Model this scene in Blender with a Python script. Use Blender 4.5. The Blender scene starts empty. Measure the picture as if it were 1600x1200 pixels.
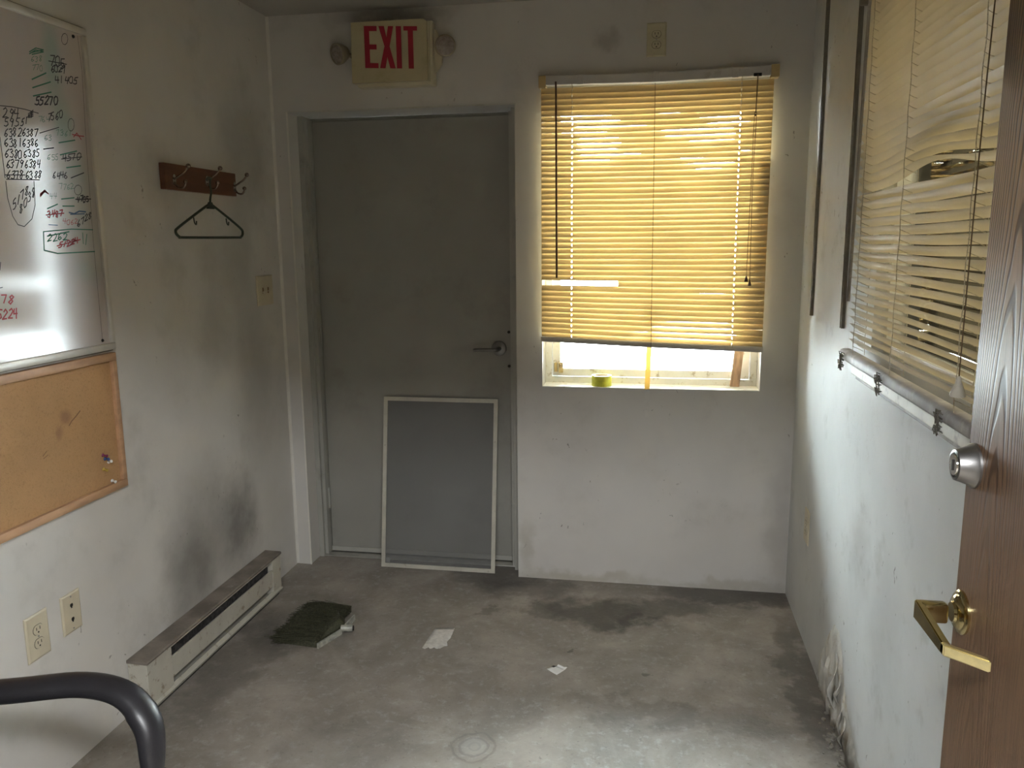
import bpy, bmesh, math, random
from mathutils import Vector, Matrix, noise
random.seed(7)
C = bpy.context.scene.collection
SC = bpy.context.scene
# ---------------------------------------------------------------- camera, sky, added fill lights, exposure
W, H = 2.2208, 2.4408
cam_d = bpy.data.cameras.new('camera'); cam = bpy.data.objects.new('camera', cam_d); C.objects.link(cam)
f = Vector((-0.16997367, 0.970122, -0.17312497)); r = Vector((0.98522959, 0.17099657, -0.00910064)); u = Vector((-0.02077505, 0.17211471, 0.98485782))
M = Matrix((( r.x, u.x, -f.x, 1.6372), (r.y, u.y, -f.y, -3.4026), (r.z, u.z, -f.z, 1.4928), (0, 0, 0, 1)))
cam.matrix_world = M
cam_d.sensor_width = 36; cam_d.lens = 1262.46*36/1600; cam_d.clip_start = 0.02
SC.camera = cam
wd = bpy.data.worlds.new('sky'); SC.world = wd; wd.use_nodes = True
bg = wd.node_tree.nodes['Background']; bg.inputs[0].default_value = (0.86, 0.95, 1.0, 1); bg.inputs[1].default_value = 40.0
def area(name, loc, size, sizey, power, col, rot=(0, 0, 0)):
    l = bpy.data.lights.new(name, 'AREA'); l.shape = 'RECTANGLE'; l.size = size; l.size_y = sizey; l.energy = power; l.color = col
    o = bpy.data.objects.new(name, l); o.location = loc; o.rotation_euler = rot; C.objects.link(o); return o
HALL = area('hall_fill_light', (2.05, -4.05, 2.36), 1.7, 0.3, 100, (.96, .98, 1.0))  # unseen fill light, added to brighten the room from behind the camera
SHOP = area('side_room_fill_light', (3.9, -1.6, 2.36), 1.2, 0.6, 42, (1.0, 0.88, 0.62))  # unseen fill light, added to brighten what shows through the cream blind
SC.view_settings.view_transform = 'Standard'; SC.view_settings.look = 'None'
SC.view_settings.exposure = 1.1; SC.view_settings.gamma = 1.0; SC.view_settings.use_curve_mapping = False
SC.cycles.use_denoising = True
SC.cycles.max_bounces = 10; SC.cycles.diffuse_bounces = 6; SC.cycles.transparent_max_bounces = 24
SC.cycles.sample_clamp_indirect = 6.0

# ---------------------------------------------------------------- materials
MATS = {}
def N(nt, t, **kw):
    n = nt.nodes.new(t)
    for k, v in kw.items(): setattr(n, k, v)
    return n
def vmath(nt, op, a, b):
    n = N(nt, 'ShaderNodeVectorMath', operation=op); nt.links.new(a, n.inputs[0])
    if isinstance(b, tuple): n.inputs[1].default_value = b
    else: nt.links.new(b, n.inputs[1])
    return n
def mth(nt, op, a, b=None, clamp=False):
    n = N(nt, 'ShaderNodeMath', operation=op); n.use_clamp = clamp
    for i, v in enumerate((a, b)):
        if v is None: continue
        if isinstance(v, (int, float)): n.inputs[i].default_value = v
        else: nt.links.new(v, n.inputs[i])
    return n.outputs[0]
def mix(nt, fac, a, b, mode='MIX'):
    n = N(nt, 'ShaderNodeMix', data_type='RGBA', blend_type=mode); n.clamp_factor = True
    if isinstance(fac, (int, float)): n.inputs[0].default_value = fac
    else: nt.links.new(fac, n.inputs[0])
    for i, v in ((6, a), (7, b)):
        if isinstance(v, tuple): n.inputs[i].default_value = (*v[:3], 1)
        else: nt.links.new(v, n.inputs[i])
    return n.outputs[2]
def nz(nt, vec, scale, detail=4, rough=.55, dist=0.0):
    n = N(nt, 'ShaderNodeTexNoise'); n.inputs['Scale'].default_value = scale; n.inputs['Detail'].default_value = detail
    n.inputs['Roughness'].default_value = rough; n.inputs['Distortion'].default_value = dist; nt.links.new(vec, n.inputs['Vector']); return n
def ramp(nt, v, lo, hi, a=0.0, b=1.0):
    n = N(nt, 'ShaderNodeMapRange', interpolation_type='SMOOTHSTEP'); nt.links.new(v, n.inputs[0])
    for i, x in enumerate((lo, hi, a, b)): n.inputs[i+1].default_value = x
    return n.outputs[0]
def mat(name, base, rough=.5, metal=0.0, var=0.12, vscale=12, bump=0.0, bscale=80, blobs=None, spec=.5, coat=0.0, dirt=None, extra=None, stretch=(1, 1, 1), wob=.08, soft=.15):
    """procedural paint/plastic/metal; blobs = stains fixed in the room: (centre, radii, strength, colour)"""
    if name in MATS: return MATS[name]
    m = bpy.data.materials.new(name); m.use_nodes = True; nt = m.node_tree; bs = nt.nodes['Principled BSDF']
    geo = N(nt, 'ShaderNodeNewGeometry'); P = vmath(nt, 'MULTIPLY', geo.outputs['Position'], stretch).outputs[0]
    n1 = nz(nt, P, vscale)
    col = mix(nt, ramp(nt, n1.outputs[0], .3, .7), tuple(c*(1-var) for c in base), tuple(min(1, c*(1+var)) for c in base))
    if dirt:
        dc, ds, lo, hi, st = dirt
        n2 = nz(nt, P, ds, 6, .65)
        col = mix(nt, mth(nt, 'MULTIPLY', ramp(nt, n2.outputs[0], lo, hi), st), col, dc)
    if extra: col = extra(nt, geo.outputs['Position'], col)
    if blobs:
        nn = nz(nt, geo.outputs['Position'], 9, 5, .6); off = vmath(nt, 'SUBTRACT', nn.outputs['Color'], (.5, .5, .5))
        sc = vmath(nt, 'SCALE', off.outputs[0], (0, 0, 0)); sc.inputs['Scale'].default_value = wob*2
        PP = vmath(nt, 'ADD', geo.outputs['Position'], sc.outputs[0]).outputs[0]
        fine = nz(nt, geo.outputs['Position'], 10, 6, .6); fm = ramp(nt, fine.outputs[0], .25, .65, .75, 1.0)
        for (c, rr, st, bc) in blobs:
            d = vmath(nt, 'SUBTRACT', PP, tuple(c)); d = vmath(nt, 'DIVIDE', d.outputs[0], tuple(rr))
            L = N(nt, 'ShaderNodeVectorMath', operation='LENGTH'); nt.links.new(d.outputs[0], L.inputs[0])
            k = ramp(nt, L.outputs['Value'], 1.0, soft, 0.0, st); k = mth(nt, 'MULTIPLY', k, fm)
            col = mix(nt, k, col, bc)
    nt.links.new(col, bs.inputs['Base Color'])
    bs.inputs['Roughness'].default_value = rough; bs.inputs['Metallic'].default_value = metal
    bs.inputs['Specular IOR Level'].default_value = spec; bs.inputs['Coat Weight'].default_value = coat
    if bump:
        b = N(nt, 'ShaderNodeBump'); b.inputs['Strength'].default_value = bump; b.inputs['Distance'].default_value = .004
        n3 = nz(nt, P, bscale, 4); nt.links.new(n3.outputs[0], b.inputs['Height']); nt.links.new(b.outputs[0], bs.inputs['Normal'])
    MATS[name] = m; return m
SOOT = (.10, .092, .078); GREY = (.26, .25, .225); BROWN = (.30, .22, .12)
big = .5
wall_col = (.64, .625, .59)
def scuffs(nt, P, col):
    """small dark chips and scratches, gathered in patches"""
    nn = nz(nt, P, 14, 3); sc = vmath(nt, 'SCALE', vmath(nt, 'SUBTRACT', nn.outputs['Color'], (.5, .5, .5)).outputs[0], (0, 0, 0)); sc.inputs['Scale'].default_value = .10
    Q_ = vmath(nt, 'ADD', vmath(nt, 'MULTIPLY', P, (1, 1, .55)).outputs[0], sc.outputs[0]).outputs[0]
    v = N(nt, 'ShaderNodeTexVoronoi'); v.inputs['Scale'].default_value = 26.0; nt.links.new(Q_, v.inputs['Vector'])
    k = ramp(nt, v.outputs['Distance'], .13, .05, 0, .75)
    msk = ramp(nt, nz(nt, P, 2.6, 3).outputs[0], .51, .62)
    col = mix(nt, mth(nt, 'MULTIPLY', k, msk), col, (.16, .15, .13))
    w = nz(nt, vmath(nt, 'MULTIPLY', P, (3, 3, 1.2)).outputs[0], 5, 5, .7, 1.5); k2 = ramp(nt, mth(nt, 'ABSOLUTE', mth(nt, 'SUBTRACT', w.outputs[0], .5)), .006, .001, 0, .35)
    m2 = ramp(nt, nz(nt, P, 3.3, 2).outputs[0], .60, .68)
    return mix(nt, mth(nt, 'MULTIPLY', k2, m2), col, (.25, .24, .21))
wall_l = mat('paint_left_wall', wall_col, .55, var=.06, vscale=2.2, bump=.12, bscale=45, dirt=((.36, .35, .31), 3.0, .5, .72, .35), extra=scuffs, blobs=[
    ((0, -.54, 1.36), (1, .20, .30), .30, GREY), ((0, -.60, 1.12), (1, .16, .22), .30, GREY), ((0, -.36, 1.45), (1, .18, .30), .42, GREY),
    ((0, -.76, .40), (1, .30, .46), .62, GREY), ((0, -.84, .30), (1, .20, .26), .5, SOOT), ((0, -.50, .36), (1, .22, .28), .72, SOOT), ((0, -.96, .30), (1, .14, .34), .45, GREY),
    ((0, -.30, .95), (1, .22, .55), .40, GREY), ((0, -.26, 1.85), (1, .30, .35), .45, GREY), ((0, -.85, 1.72), (1, .16, .16), .4, GREY)])
wall_b = mat('paint_back_wall', wall_col, .55, var=.05, vscale=2.0, bump=.12, bscale=45, dirt=((.38, .37, .33), 3.5, .5, .75, .3), extra=scuffs, blobs=[
    ((1.35, 0, .01), (.5, 1, .05), .5, (.32, .29, .20)), ((2.0, 0, .01), (.4, 1, .045), .45, (.3, .27, .18)), ((1.10, 0, .15), (.06, 1, .2), .4, (.34, .32, .24)), ((.56, 0, 2.42), (.35, 1, .07), .7, SOOT),
    ((1.44, 0, 2.28), (.08, 1, .06), .5, GREY), ((2.2, 0, .25), (.12, 1, .5), .4, GREY)])
wall_r = mat('paint_right_wall', (.66, .67, .66), .55, spec=.05, var=.05, vscale=3.0, bump=.10, bscale=40, dirt=((.42, .42, .39), 7.0, .55, .72, .4), extra=scuffs, blobs=[
    ((W, -.98, .05), (1, .28, .16), .75, (.36, .30, .17)), ((W, -1.18, .03), (1, .14, .12), .9, (.17, .14, .09)), ((W, -1.0, .02), (1, .5, .05), .8, (.12, .11, .09)),
    ((W, -1.12, .62), (1, .18, .20), .35, (.30, .29, .27)), ((W, -.9, .25), (1, .12, .20), .5, (.78, .79, .78)), ((W, -1.4, .5), (1, .2, .3), .3, (.36, .36, .35))])
ceil_m = mat('paint_ceiling', (.42, .40, .36), .7, var=.05, vscale=3, bump=.1)
DRK = (.050, .046, .040)
def slab(nt, P, col):
    a = nz(nt, P, 3.4, 8, .68, .6); col = mix(nt, ramp(nt, a.outputs[0], .38, .66, 0, .55), col, (.15, .138, .118))
    b = nz(nt, P, 26, 6, .75); col = mix(nt, ramp(nt, b.outputs[0], .50, .70, 0, .65), col, (.40, .385, .355))
    c = nz(nt, P, 60, 4, .7); col = mix(nt, ramp(nt, c.outputs[0], .58, .72, 0, .5), col, (.10, .09, .08))
    d = vmath(nt, 'SUBTRACT', P, (1.134, -1.255, 0)); d = vmath(nt, 'MULTIPLY', d.outputs[0], (1, .9, 0)); L = N(nt, 'ShaderNodeVectorMath', operation='LENGTH'); nt.links.new(d.outputs[0], L.inputs[0])
    w = mth(nt, 'SINE', mth(nt, 'MULTIPLY', mth(nt, 'ADD', L.outputs['Value'], mth(nt, 'MULTIPLY', nz(nt, P, 18, 3).outputs[0], .03)), 260.0))
    k = mth(nt, 'MULTIPLY', ramp(nt, w, .0, .9), ramp(nt, L.outputs['Value'], .085, .05)); col = mix(nt, mth(nt, 'MULTIPLY', k, .55), col, (.13, .12, .11))
    k2 = mth(nt, 'MULTIPLY', ramp(nt, L.outputs['Value'], .06, .02), .45); return mix(nt, k2, col, (.42, .40, .37))
floor_m = mat('worn_concrete', (.31, .280, .243), .60, soft=.45, spec=.4, var=.14, vscale=5, bump=.22, bscale=70, extra=slab, wob=.16, blobs=[
    ((1.46, -.30, 0), (.30, .17, 1), .80, DRK), ((1.22, -.33, 0), (.14, .10, 1), .55, DRK), ((1.75, -.22, 0), (.18, .10, 1), .6, DRK), ((1.12, -.12, 0), (.30, .14, 1), .5, DRK),
    ((2.0, -.06, 0), (.45, .13, 1), .7, DRK), ((.95, .02, 0), (.30, .20, 1), .55, DRK), ((.30, -.55, 0), (.30, .35, 1), .35, DRK),
    ((2.18, -.75, 0), (.10, .6, 1), .6, DRK), ((1.60, -.34, 0), (.10, .06, 1), .6, DRK), ((1.02, -.36, 0), (.07, .05, 1), .5, DRK), ((1.62, -.72, 0), (.04, .03, 1), .6, DRK), ((1.36, -.62, 0), (.03, .03, 1), .7, DRK), ((1.75, -1.0, 0), (.5, .10, 1), .35, DRK), ((.75, -1.3, 0), (.3, .2, 1), .3, DRK), ((.18, -.9, 0), (.16, .5, 1), .5, DRK)])
bead_m = mat('pale_caulk_bead', (.74, .72, .66), .4, var=.05)
trim_m = mat('paint_trim', (.56, .55, .50), .45, var=.06, vscale=6, bump=.08, dirt=((.30, .28, .22), 9, .55, .75, .5))
frame_m = mat('paint_steel_frame', (.40, .395, .355), .45, var=.06, vscale=6, dirt=((.2, .19, .16), 8, .55, .75, .5))
doorg_m = mat('paint_grey_door', (.33, .325, .290), .42, var=.06, vscale=2.5, bump=.05, dirt=((.20, .19, .165), 4, .5, .75, .4))
alu_m = mat('dull_aluminium', (.55, .54, .50), .35, .8, var=.1, vscale=20)
vinyl_m = mat('white_vinyl', (.80, .80, .77), .4, var=.04, vscale=15, dirt=((.35, .27, .16), 28, .56, .70, .7))
sill_m = mat('dirty_white_sill', (.80, .79, .74), .5, var=.04, vscale=15, dirt=((.30, .20, .10), 24, .58, .72, .8))
ivory_m = mat('ivory_plastic', (.60, .54, .40), .35, var=.05, vscale=20, dirt=((.35, .28, .15), 40, .6, .75, .4))
ivoryd_m = mat('dingy_ivory_plastic', (.54, .50, .35), .4, var=.06, vscale=20, dirt=((.25, .2, .1), 30, .55, .75, .5))
dark_m = mat('dark_slot', (.015, .012, .01), .6)
chrome_m = mat('chrome', (.75, .73, .70), .12, 1.0, var=.03)
nick_m = mat('tarnished_nickel', (.26, .21, .17), .25, 1.0, var=.1)
steel_m = mat('satin_steel', (.34, .335, .33), .38, 1.0, var=.05)
brass_m = mat('polished_brass', (.58, .49, .25), .16, 1.0, var=.10, vscale=30)
brasslit_m = mat('lit_brass', (.80, .69, .36), .30, .9, var=.10, vscale=60)  # lit copy of the brass: light on the lever return painted into its colour
lev_m = mat('dull_grey_lever', (.26, .26, .25), .4, .6)
black_m = mat('black_polyurethane', (.022, .021, .024), .36, var=.1, bump=.05, bscale=300)
fabric_m = mat('charcoal_fabric', (.03, .03, .034), .9, var=.3, vscale=200, bump=.4, bscale=600)
red_m = mat('red_letter', (.34, .012, .03), .4)
rackwood_m = mat('dark_red_wood', (.12, .044, .021), .35, var=.25, vscale=30, stretch=(1, .12, 1), bump=.05)
oakframe_m = mat('oak_trim', (.50, .30, .17), .5, var=.15, vscale=60, stretch=(1, .15, .6))
lath_m = mat('bare_wood_lath', (.42, .27, .17), .7, var=.3, vscale=60, stretch=(1, 1, .15), bump=.1)
cork_m = mat('cork', (.47, .28, .13), .9, var=.10, vscale=3, bump=.5, bscale=350, dirt=((.28, .16, .07), 160, .5, .7, .5), blobs=[
    ((.0, -1.42, 1.02), (1, .03, .03), .6, (.22, .10, .06)), ((0, -1.45, .98), (1, .02, .03), .5, (.22, .1, .06))], wob=.02)
hanger_m = mat('dark_green_plastic', (.028, .045, .030), .35)
heat_m = mat('heater_enamel', (.50, .48, .41), .42, var=.08, vscale=9, dirt=((.20, .13, .07), 30, .56, .68, .7), bump=.05)
heattop_m = mat('grimy_heater_top', (.21, .18, .15), .6, var=.25, vscale=12, dirt=((.45, .42, .36), 14, .58, .72, .4), bump=.1)
slot_m = mat('heater_fins', (.09, .085, .08), .5, .5, var=.4, vscale=60)
paper_m = mat('crumpled_paper', (.62, .60, .56), .8, var=.12, vscale=60, bump=.3, bscale=120)
paperw_m = mat('white_card', (.80, .80, .78), .7, var=.04)
bristle_m = mat('olive_bristles', (.045, .045, .024), .7, var=.5, vscale=160)
ferr_m = mat('worn_ferrule', (.42, .42, .37), .4, .3, var=.3, vscale=50)
tape_m = mat('masking_tape', (.72, .55, .26), .7, var=.08, vscale=60)
tapep_m = mat('painted_over_tape', (.66, .645, .61), .55, var=.05, vscale=30)
yel_m = mat('yellow_tape', (.62, .60, .05), .4, var=.15, vscale=50)
core_m = mat('cardboard_core', (.62, .52, .36), .8)
cord_m = mat('blind_cord', (.40, .36, .28), .8, var=.3, vscale=300)
cordd_m = mat('dark_cord', (.12, .08, .045), .8)
wand_m = mat('brown_wand', (.055, .022, .012), .4)
rail_m = mat('blind_rail', (.56, .54, .50), .45, var=.05, vscale=10, dirt=((.25, .2, .12), 20, .55, .75, .4))
tan_m = mat('yellowed_bracket', (.52, .40, .19), .5, var=.08, vscale=20)
std_m = mat('grey_shelf_standard', (.20, .18, .145), .45, .1, var=.15, vscale=40)
ledge_m = mat('cream_ledge', (.62, .59, .50), .55, var=.08, vscale=12, dirt=((.30, .26, .22), 22, .5, .66, .6))
ledged_m = mat('dusty_grey_rail', (.30, .28, .265), .6, var=.15, vscale=14, dirt=((.55, .52, .48), 20, .52, .7, .5))
lint_m = mat('dusty_lint', (.13, .12, .10), .95, var=.4, vscale=200)
plaster_m = mat('crumbling_plaster', (.68, .67, .62), .7, var=.12, vscale=14, bump=.3, bscale=60, dirt=((.36, .27, .14), 12, .52, .68, .6), blobs=[
    ((W, -1.2, .03), (1, .16, .10), .9, (.10, .085, .06)), ((W, -1.0, .0), (1, .5, .04), .8, (.12, .1, .07))])
lens_m = mat('lamp_lens', (.34, .30, .26), .15, var=.25, vscale=60, coat=.6)
asph_m = mat('outside_ground', (.35, .34, .33), .8, var=.1, vscale=1)
hall_m = mat('dark_hall_paint', (.20, .17, .13), .7, var=.05, vscale=2)
shop_m = mat('cream_shop_paint', (.62, .56, .40), .6, var=.05, vscale=2)
post_m = mat('dark_steel_post', (.03, .03, .035), .5)
ink_k = mat('black_marker', (.025, .022, .03), .5); ink_g = mat('green_marker', (.03, .16, .10), .5); ink_r = mat('red_marker', (.40, .05, .06), .5); ink_b = mat('blue_marker', (.05, .11, .22), .5)
GS = (.36, .46, .40)
wb_m = mat('whiteboard_enamel', (.55, .50, .47), .13, var=.03, vscale=2, coat=.0, spec=.5, wob=.015, blobs=[
    ((0, -1.335, 1.99), (1, .055, .20), .75, GS), ((0, -1.31, 1.83), (1, .06, .10), .8, GS), ((0, -1.27, 1.66), (1, .11, .12), .4, GS), ((0, -1.26, 1.50), (1, .12, .14), .35, GS), ((0, -1.27, 1.42), (1, .10, .05), .3, GS)])
def oak_door():
    m = bpy.data.materials.new('oak_veneer_door'); m.use_nodes = True; nt = m.node_tree; bs = nt.nodes['Principled BSDF']
    geo = N(nt, 'ShaderNodeNewGeometry'); P = geo.outputs['Position']
    s = N(nt, 'ShaderNodeSeparateXYZ'); nt.links.new(P, s.inputs[0])
    wob = nz(nt, vmath(nt, 'MULTIPLY', P, (1, 5, 1.4)).outputs[0], 2.0, 3)
    y = mth(nt, 'ADD', s.outputs[1], 2.345); y = mth(nt, 'ADD', y, mth(nt, 'MULTIPLY', mth(nt, 'SUBTRACT', wob.outputs[0], .5), .03))
    ff = mth(nt, 'ADD', mth(nt, 'MULTIPLY', mth(nt, 'SQRT', mth(nt, 'ADD', mth(nt, 'MULTIPLY', y, y), .0004)), 300.0), mth(nt, 'MULTIPLY', s.outputs[2], 55.0)); ff = mth(nt, 'ADD', ff, mth(nt, 'MULTIPLY', mth(nt, 'MULTIPLY', y, y), 6500.0))
    ff = mth(nt, 'ADD', ff, mth(nt, 'MULTIPLY', wob.outputs[0], 9.0))
    w = mth(nt, 'SINE', ff); g = ramp(nt, w, .15, .95)
    fine = nz(nt, vmath(nt, 'MULTIPLY', P, (1, 1, .03)).outputs[0], 420, 4, .6); fg = ramp(nt, fine.outputs[0], .45, .62)
    gm = ramp(nt, s.outputs[2], 1.05, 1.35, .12, 1.0)
    col = mix(nt, mth(nt, 'MULTIPLY', g, gm), (.20, .118, .066), (.035, .018, .010)); col = mix(nt, mth(nt, 'MULTIPLY', fg, .45), col, (.07, .036, .018))
    nt.links.new(col, bs.inputs['Base Color']); bs.inputs['Roughness'].default_value = .42; bs.inputs['Specular IOR Level'].default_value = .35; bs.inputs['Coat Weight'].default_value = .06; bs.inputs['Coat Roughness'].default_value = .25
    b = N(nt, 'ShaderNodeBump'); b.inputs['Strength'].default_value = .25; b.inputs['Distance'].default_value = .002; nt.links.new(mth(nt, 'SUBTRACT', 1.0, g), b.inputs['Height']); nt.links.new(b.outputs[0], bs.inputs['Normal'])
    return m
oak_m = oak_door()
def slat_mat(name, dcol, tcol, tf):
    m = bpy.data.materials.new(name); m.use_nodes = True; nt = m.node_tree; nt.nodes.remove(nt.nodes['Principled BSDF'])
    out = nt.nodes['Material Output']; geo = N(nt, 'ShaderNodeNewGeometry')
    n1 = nz(nt, vmath(nt, 'MULTIPLY', geo.outputs['Position'], (1, 1, 2)).outputs[0], 6, 4)
    pr = N(nt, 'ShaderNodeBsdfPrincipled'); pr.inputs['Roughness'].default_value = .4
    nt.links.new(mix(nt, ramp(nt, n1.outputs[0], .3, .7), tuple(c*.9 for c in dcol), dcol), pr.inputs['Base Color'])
    tr = N(nt, 'ShaderNodeBsdfTranslucent'); nt.links.new(mix(nt, ramp(nt, n1.outputs[0], .3, .7), tuple(c*.85 for c in tcol), tcol), tr.inputs['Color'])
    ms = N(nt, 'ShaderNodeMixShader'); ms.inputs[0].default_value = tf; nt.links.new(pr.outputs[0], ms.inputs[1]); nt.links.new(tr.outputs[0], ms.inputs[2]); nt.links.new(ms.outputs[0], out.inputs[0]); return m
slat_m = slat_mat('yellowed_slat', (.62, .48, .26), (.255, .145, .037), .10)
slat2_m = slat_mat('cream_slat', (.66, .60, .48), (.5, .42, .25), .12)
def sheer(name, col, alpha, rough=.4):
    m = bpy.data.materials.new(name); m.use_nodes = True; nt = m.node_tree; pr = nt.nodes['Principled BSDF']; out = nt.nodes['Material Output']
    geo = N(nt, 'ShaderNodeNewGeometry'); n1 = nz(nt, geo.outputs['Position'], 3, 3)
    nt.links.new(mix(nt, ramp(nt, n1.outputs[0], .3, .7), tuple(c*.85 for c in col), col), pr.inputs['Base Color']); pr.inputs['Roughness'].default_value = rough
    tr = N(nt, 'ShaderNodeBsdfTransparent'); ms = N(nt, 'ShaderNodeMixShader'); ms.inputs[0].default_value = alpha
    nt.links.new(tr.outputs[0], ms.inputs[1]); nt.links.new(pr.outputs[0], ms.inputs[2]); nt.links.new(ms.outputs[0], out.inputs[0]); return m
mesh_m = sheer('insect_mesh', (.25, .255, .25), .5, .28)
def glass_mat():
    m = bpy.data.materials.new('window_glass'); m.use_nodes = True; nt = m.node_tree; nt.nodes.remove(nt.nodes['Principled BSDF'])
    out = nt.nodes['Material Output']; fr = N(nt, 'ShaderNodeFresnel'); fr.inputs[0].default_value = 1.45
    gl = N(nt, 'ShaderNodeBsdfGlossy'); gl.inputs['Roughness'].default_value = .02; tr = N(nt, 'ShaderNodeBsdfTransparent'); tr.inputs[0].default_value = (.94, .96, .95, 1)
    ms = N(nt, 'ShaderNodeMixShader'); nt.links.new(fr.outputs[0], ms.inputs[0]); nt.links.new(tr.outputs[0], ms.inputs[1]); nt.links.new(gl.outputs[0], ms.inputs[2]); nt.links.new(ms.outputs[0], out.inputs[0]); return m
glass_m = glass_mat()

# ---------------------------------------------------------------- helpers
def wloc(o):
    v = Vector((0, 0, 0))
    while o: v += o.location; o = o.parent
    return v
class MB:
    """collects shapes in room coordinates, builds ONE mesh object"""
    def __init__(s): s.bm = bmesh.new()
    def box(s, x0, x1, y0, y1, z0, z1, bev=0.0, rot=None, piv=None):
        vs = [s.bm.verts.new((x, y, z)) for x in (x0, x1) for y in (y0, y1) for z in (z0, z1)]
        fs = [s.bm.faces.new([vs[i] for i in q]) for q in ((0, 1, 3, 2), (4, 6, 7, 5), (0, 4, 5, 1), (2, 3, 7, 6), (0, 2, 6, 4), (1, 5, 7, 3))]
        nv = vs
        if bev:
            es = list({e for f_ in fs for e in f_.edges})
            rr = bmesh.ops.bevel(s.bm, geom=es, offset=bev, segments=2, affect='EDGES', profile=.5)
            nv = list({v for f_ in rr['faces'] for v in f_.verts} | {v for v in vs if v.is_valid})
        if rot is not None:
            piv = Vector(piv) if piv is not None else Vector(((x0+x1)/2, (y0+y1)/2, (z0+z1)/2))
            bmesh.ops.transform(s.bm, matrix=Matrix.Translation(piv) @ rot @ Matrix.Translation(-piv), verts=nv)
        return s
    def prism(s, pts, d):
        """pts: list of 3D points of a flat outline, extruded by vector d"""
        d = Vector(d); a = [s.bm.verts.new(p) for p in pts]; b = [s.bm.verts.new(Vector(p)+d) for p in pts]; n = len(a)
        s.bm.faces.new(a[::-1]); s.bm.faces.new(b)
        for i in range(n): s.bm.faces.new((a[i], a[(i+1) % n], b[(i+1) % n], b[i]))
        return s
    def tube(s, pts, rad, n=10, flat=1.0, up=(0, 0, 1), cap=True):
        pts = [Vector(p) for p in pts]; rings = []; prev = None
        for i, p in enumerate(pts):
            t = (pts[min(i+1, len(pts)-1)]-pts[max(i-1, 0)]).normalized()
            a = t.cross(Vector(up) if prev is None else prev)
            if prev is None:
                if a.length < 1e-4: a = t.cross(Vector((1, 0, 0)))
                a.normalize(); b = a.cross(t).normalized()
            else:
                b = (prev - t*prev.dot(t)).normalized(); a = t.cross(b).normalized()
            prev = b
            rd = rad[i] if isinstance(rad, (list, tuple)) else rad
            rings.append([s.bm.verts.new(p + a*rd*math.cos(2*math.pi*k/n) + b*rd*flat*math.sin(2*math.pi*k/n)) for k in range(n)])
        for i in range(len(rings)-1):
            for k in range(n): s.bm.faces.new((rings[i][k], rings[i][(k+1) % n], rings[i+1][(k+1) % n], rings[i+1][k]))
        if cap: s.bm.faces.new(rings[0][::-1]); s.bm.faces.new(rings[-1])
        return s
    def lathe(s, prof, org, axis, n=28):
        """prof: (radius, height) pairs turned about axis through org"""
        org = Vector(org); ax = Vector(axis).normalized(); a = ax.orthogonal().normalized(); b = ax.cross(a); rings = []
        for (rd, h) in prof:
            rings.append([s.bm.verts.new(org + ax*h + (a*math.cos(2*math.pi*k/n)+b*math.sin(2*math.pi*k/n))*max(rd, 1e-5)) for k in range(n)])
        for i in range(len(rings)-1):
            for k in range(n): s.bm.faces.new((rings[i][k], rings[i][(k+1) % n], rings[i+1][(k+1) % n], rings[i+1][k]))
        s.bm.faces.new(rings[0][::-1]); s.bm.faces.new(rings[-1]); return s
    def ball(s, c, rd, n=10):
        bmesh.ops.create_uvsphere(s.bm, u_segments=n, v_segments=max(6, n*2//3), radius=rd, matrix=Matrix.Translation(c)); return s
    def build(s, name, m, parent=None, smooth=None, recalc=True):
        if recalc: bmesh.ops.recalc_face_normals(s.bm, faces=s.bm.faces)
        if parent is not None: bmesh.ops.translate(s.bm, verts=s.bm.verts, vec=-wloc(parent))
        me = bpy.data.meshes.new(name); s.bm.to_mesh(me); s.bm.free()
        if smooth:
            for p in me.polygons: p.use_smooth = True
            try: me.set_sharp_from_angle(angle=math.radians(smooth))
            except Exception: pass
        me.materials.append(m); o = bpy.data.objects.new(name, me); C.objects.link(o)
        if parent is not None: o.parent = parent
        return o
def B(*a, **k): return MB().box(*a, **k)
def tag(o, label, cat, group=None):
    o['label'] = label; o['category'] = cat
    if group: o['group'] = group
    return o
def thing(name, loc, label, cat, group=None):
    o = bpy.data.objects.new(name, None); o.location = loc; o.empty_display_size = .05; C.objects.link(o); return tag(o, label, cat, group)
def struct(o): o['kind'] = 'structure'; return o
def sempty(name, loc=(0, 0, 0)):
    o = bpy.data.objects.new(name, None); o.location = loc; C.objects.link(o); o['kind'] = 'structure'; return o
def smoothpath(pts, n=6):
    P = [Vector(p) for p in pts]; out = []
    for i in range(len(P)-1):
        p0 = P[max(i-1, 0)]; p1 = P[i]; p2 = P[i+1]; p3 = P[min(i+2, len(P)-1)]
        for k in range(n):
            t = k/n; out.append(.5*((2*p1)+(p2-p0)*t+(2*p0-5*p1+4*p2-p3)*t*t+(3*p1-3*p2+p3-p0)*t**3))
    return out+[P[-1]]

# ---------------------------------------------------------------- room shell
WX0, WX1, WZ0, WZ1 = 1.174, 2.077, .876, 2.08       # back window opening
DX0, DX1, DZ = .070, 1.0626, 2.048                  # back door opening
BY = .20
struct(B(-1.6, 5.4, -6.4, .24, -.12, 0).build('floor', floor_m))
struct(B(-1.6, 5.4, -6.4, .30, H, H+.12).build('ceiling', ceil_m))
b = MB(); b.box(-.12, DX0, 0, BY, 0, H); b.box(DX0, DX1, 0, BY, DZ, H); b.box(DX1, WX0, 0, BY, 0, H); b.box(WX0, WX1, 0, BY, 0, WZ0); b.box(WX0, WX1, 0, BY, WZ1, H); b.box(WX1, 5.4, 0, BY, 0, H)
bmesh.ops.remove_doubles(b.bm, verts=b.bm.verts, dist=1e-5)
wb_ = struct(b.build('wall_back', wall_b))
struct(B(-.12, 0, -3.32, 0, 0, H).build('wall_left', wall_l))
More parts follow.
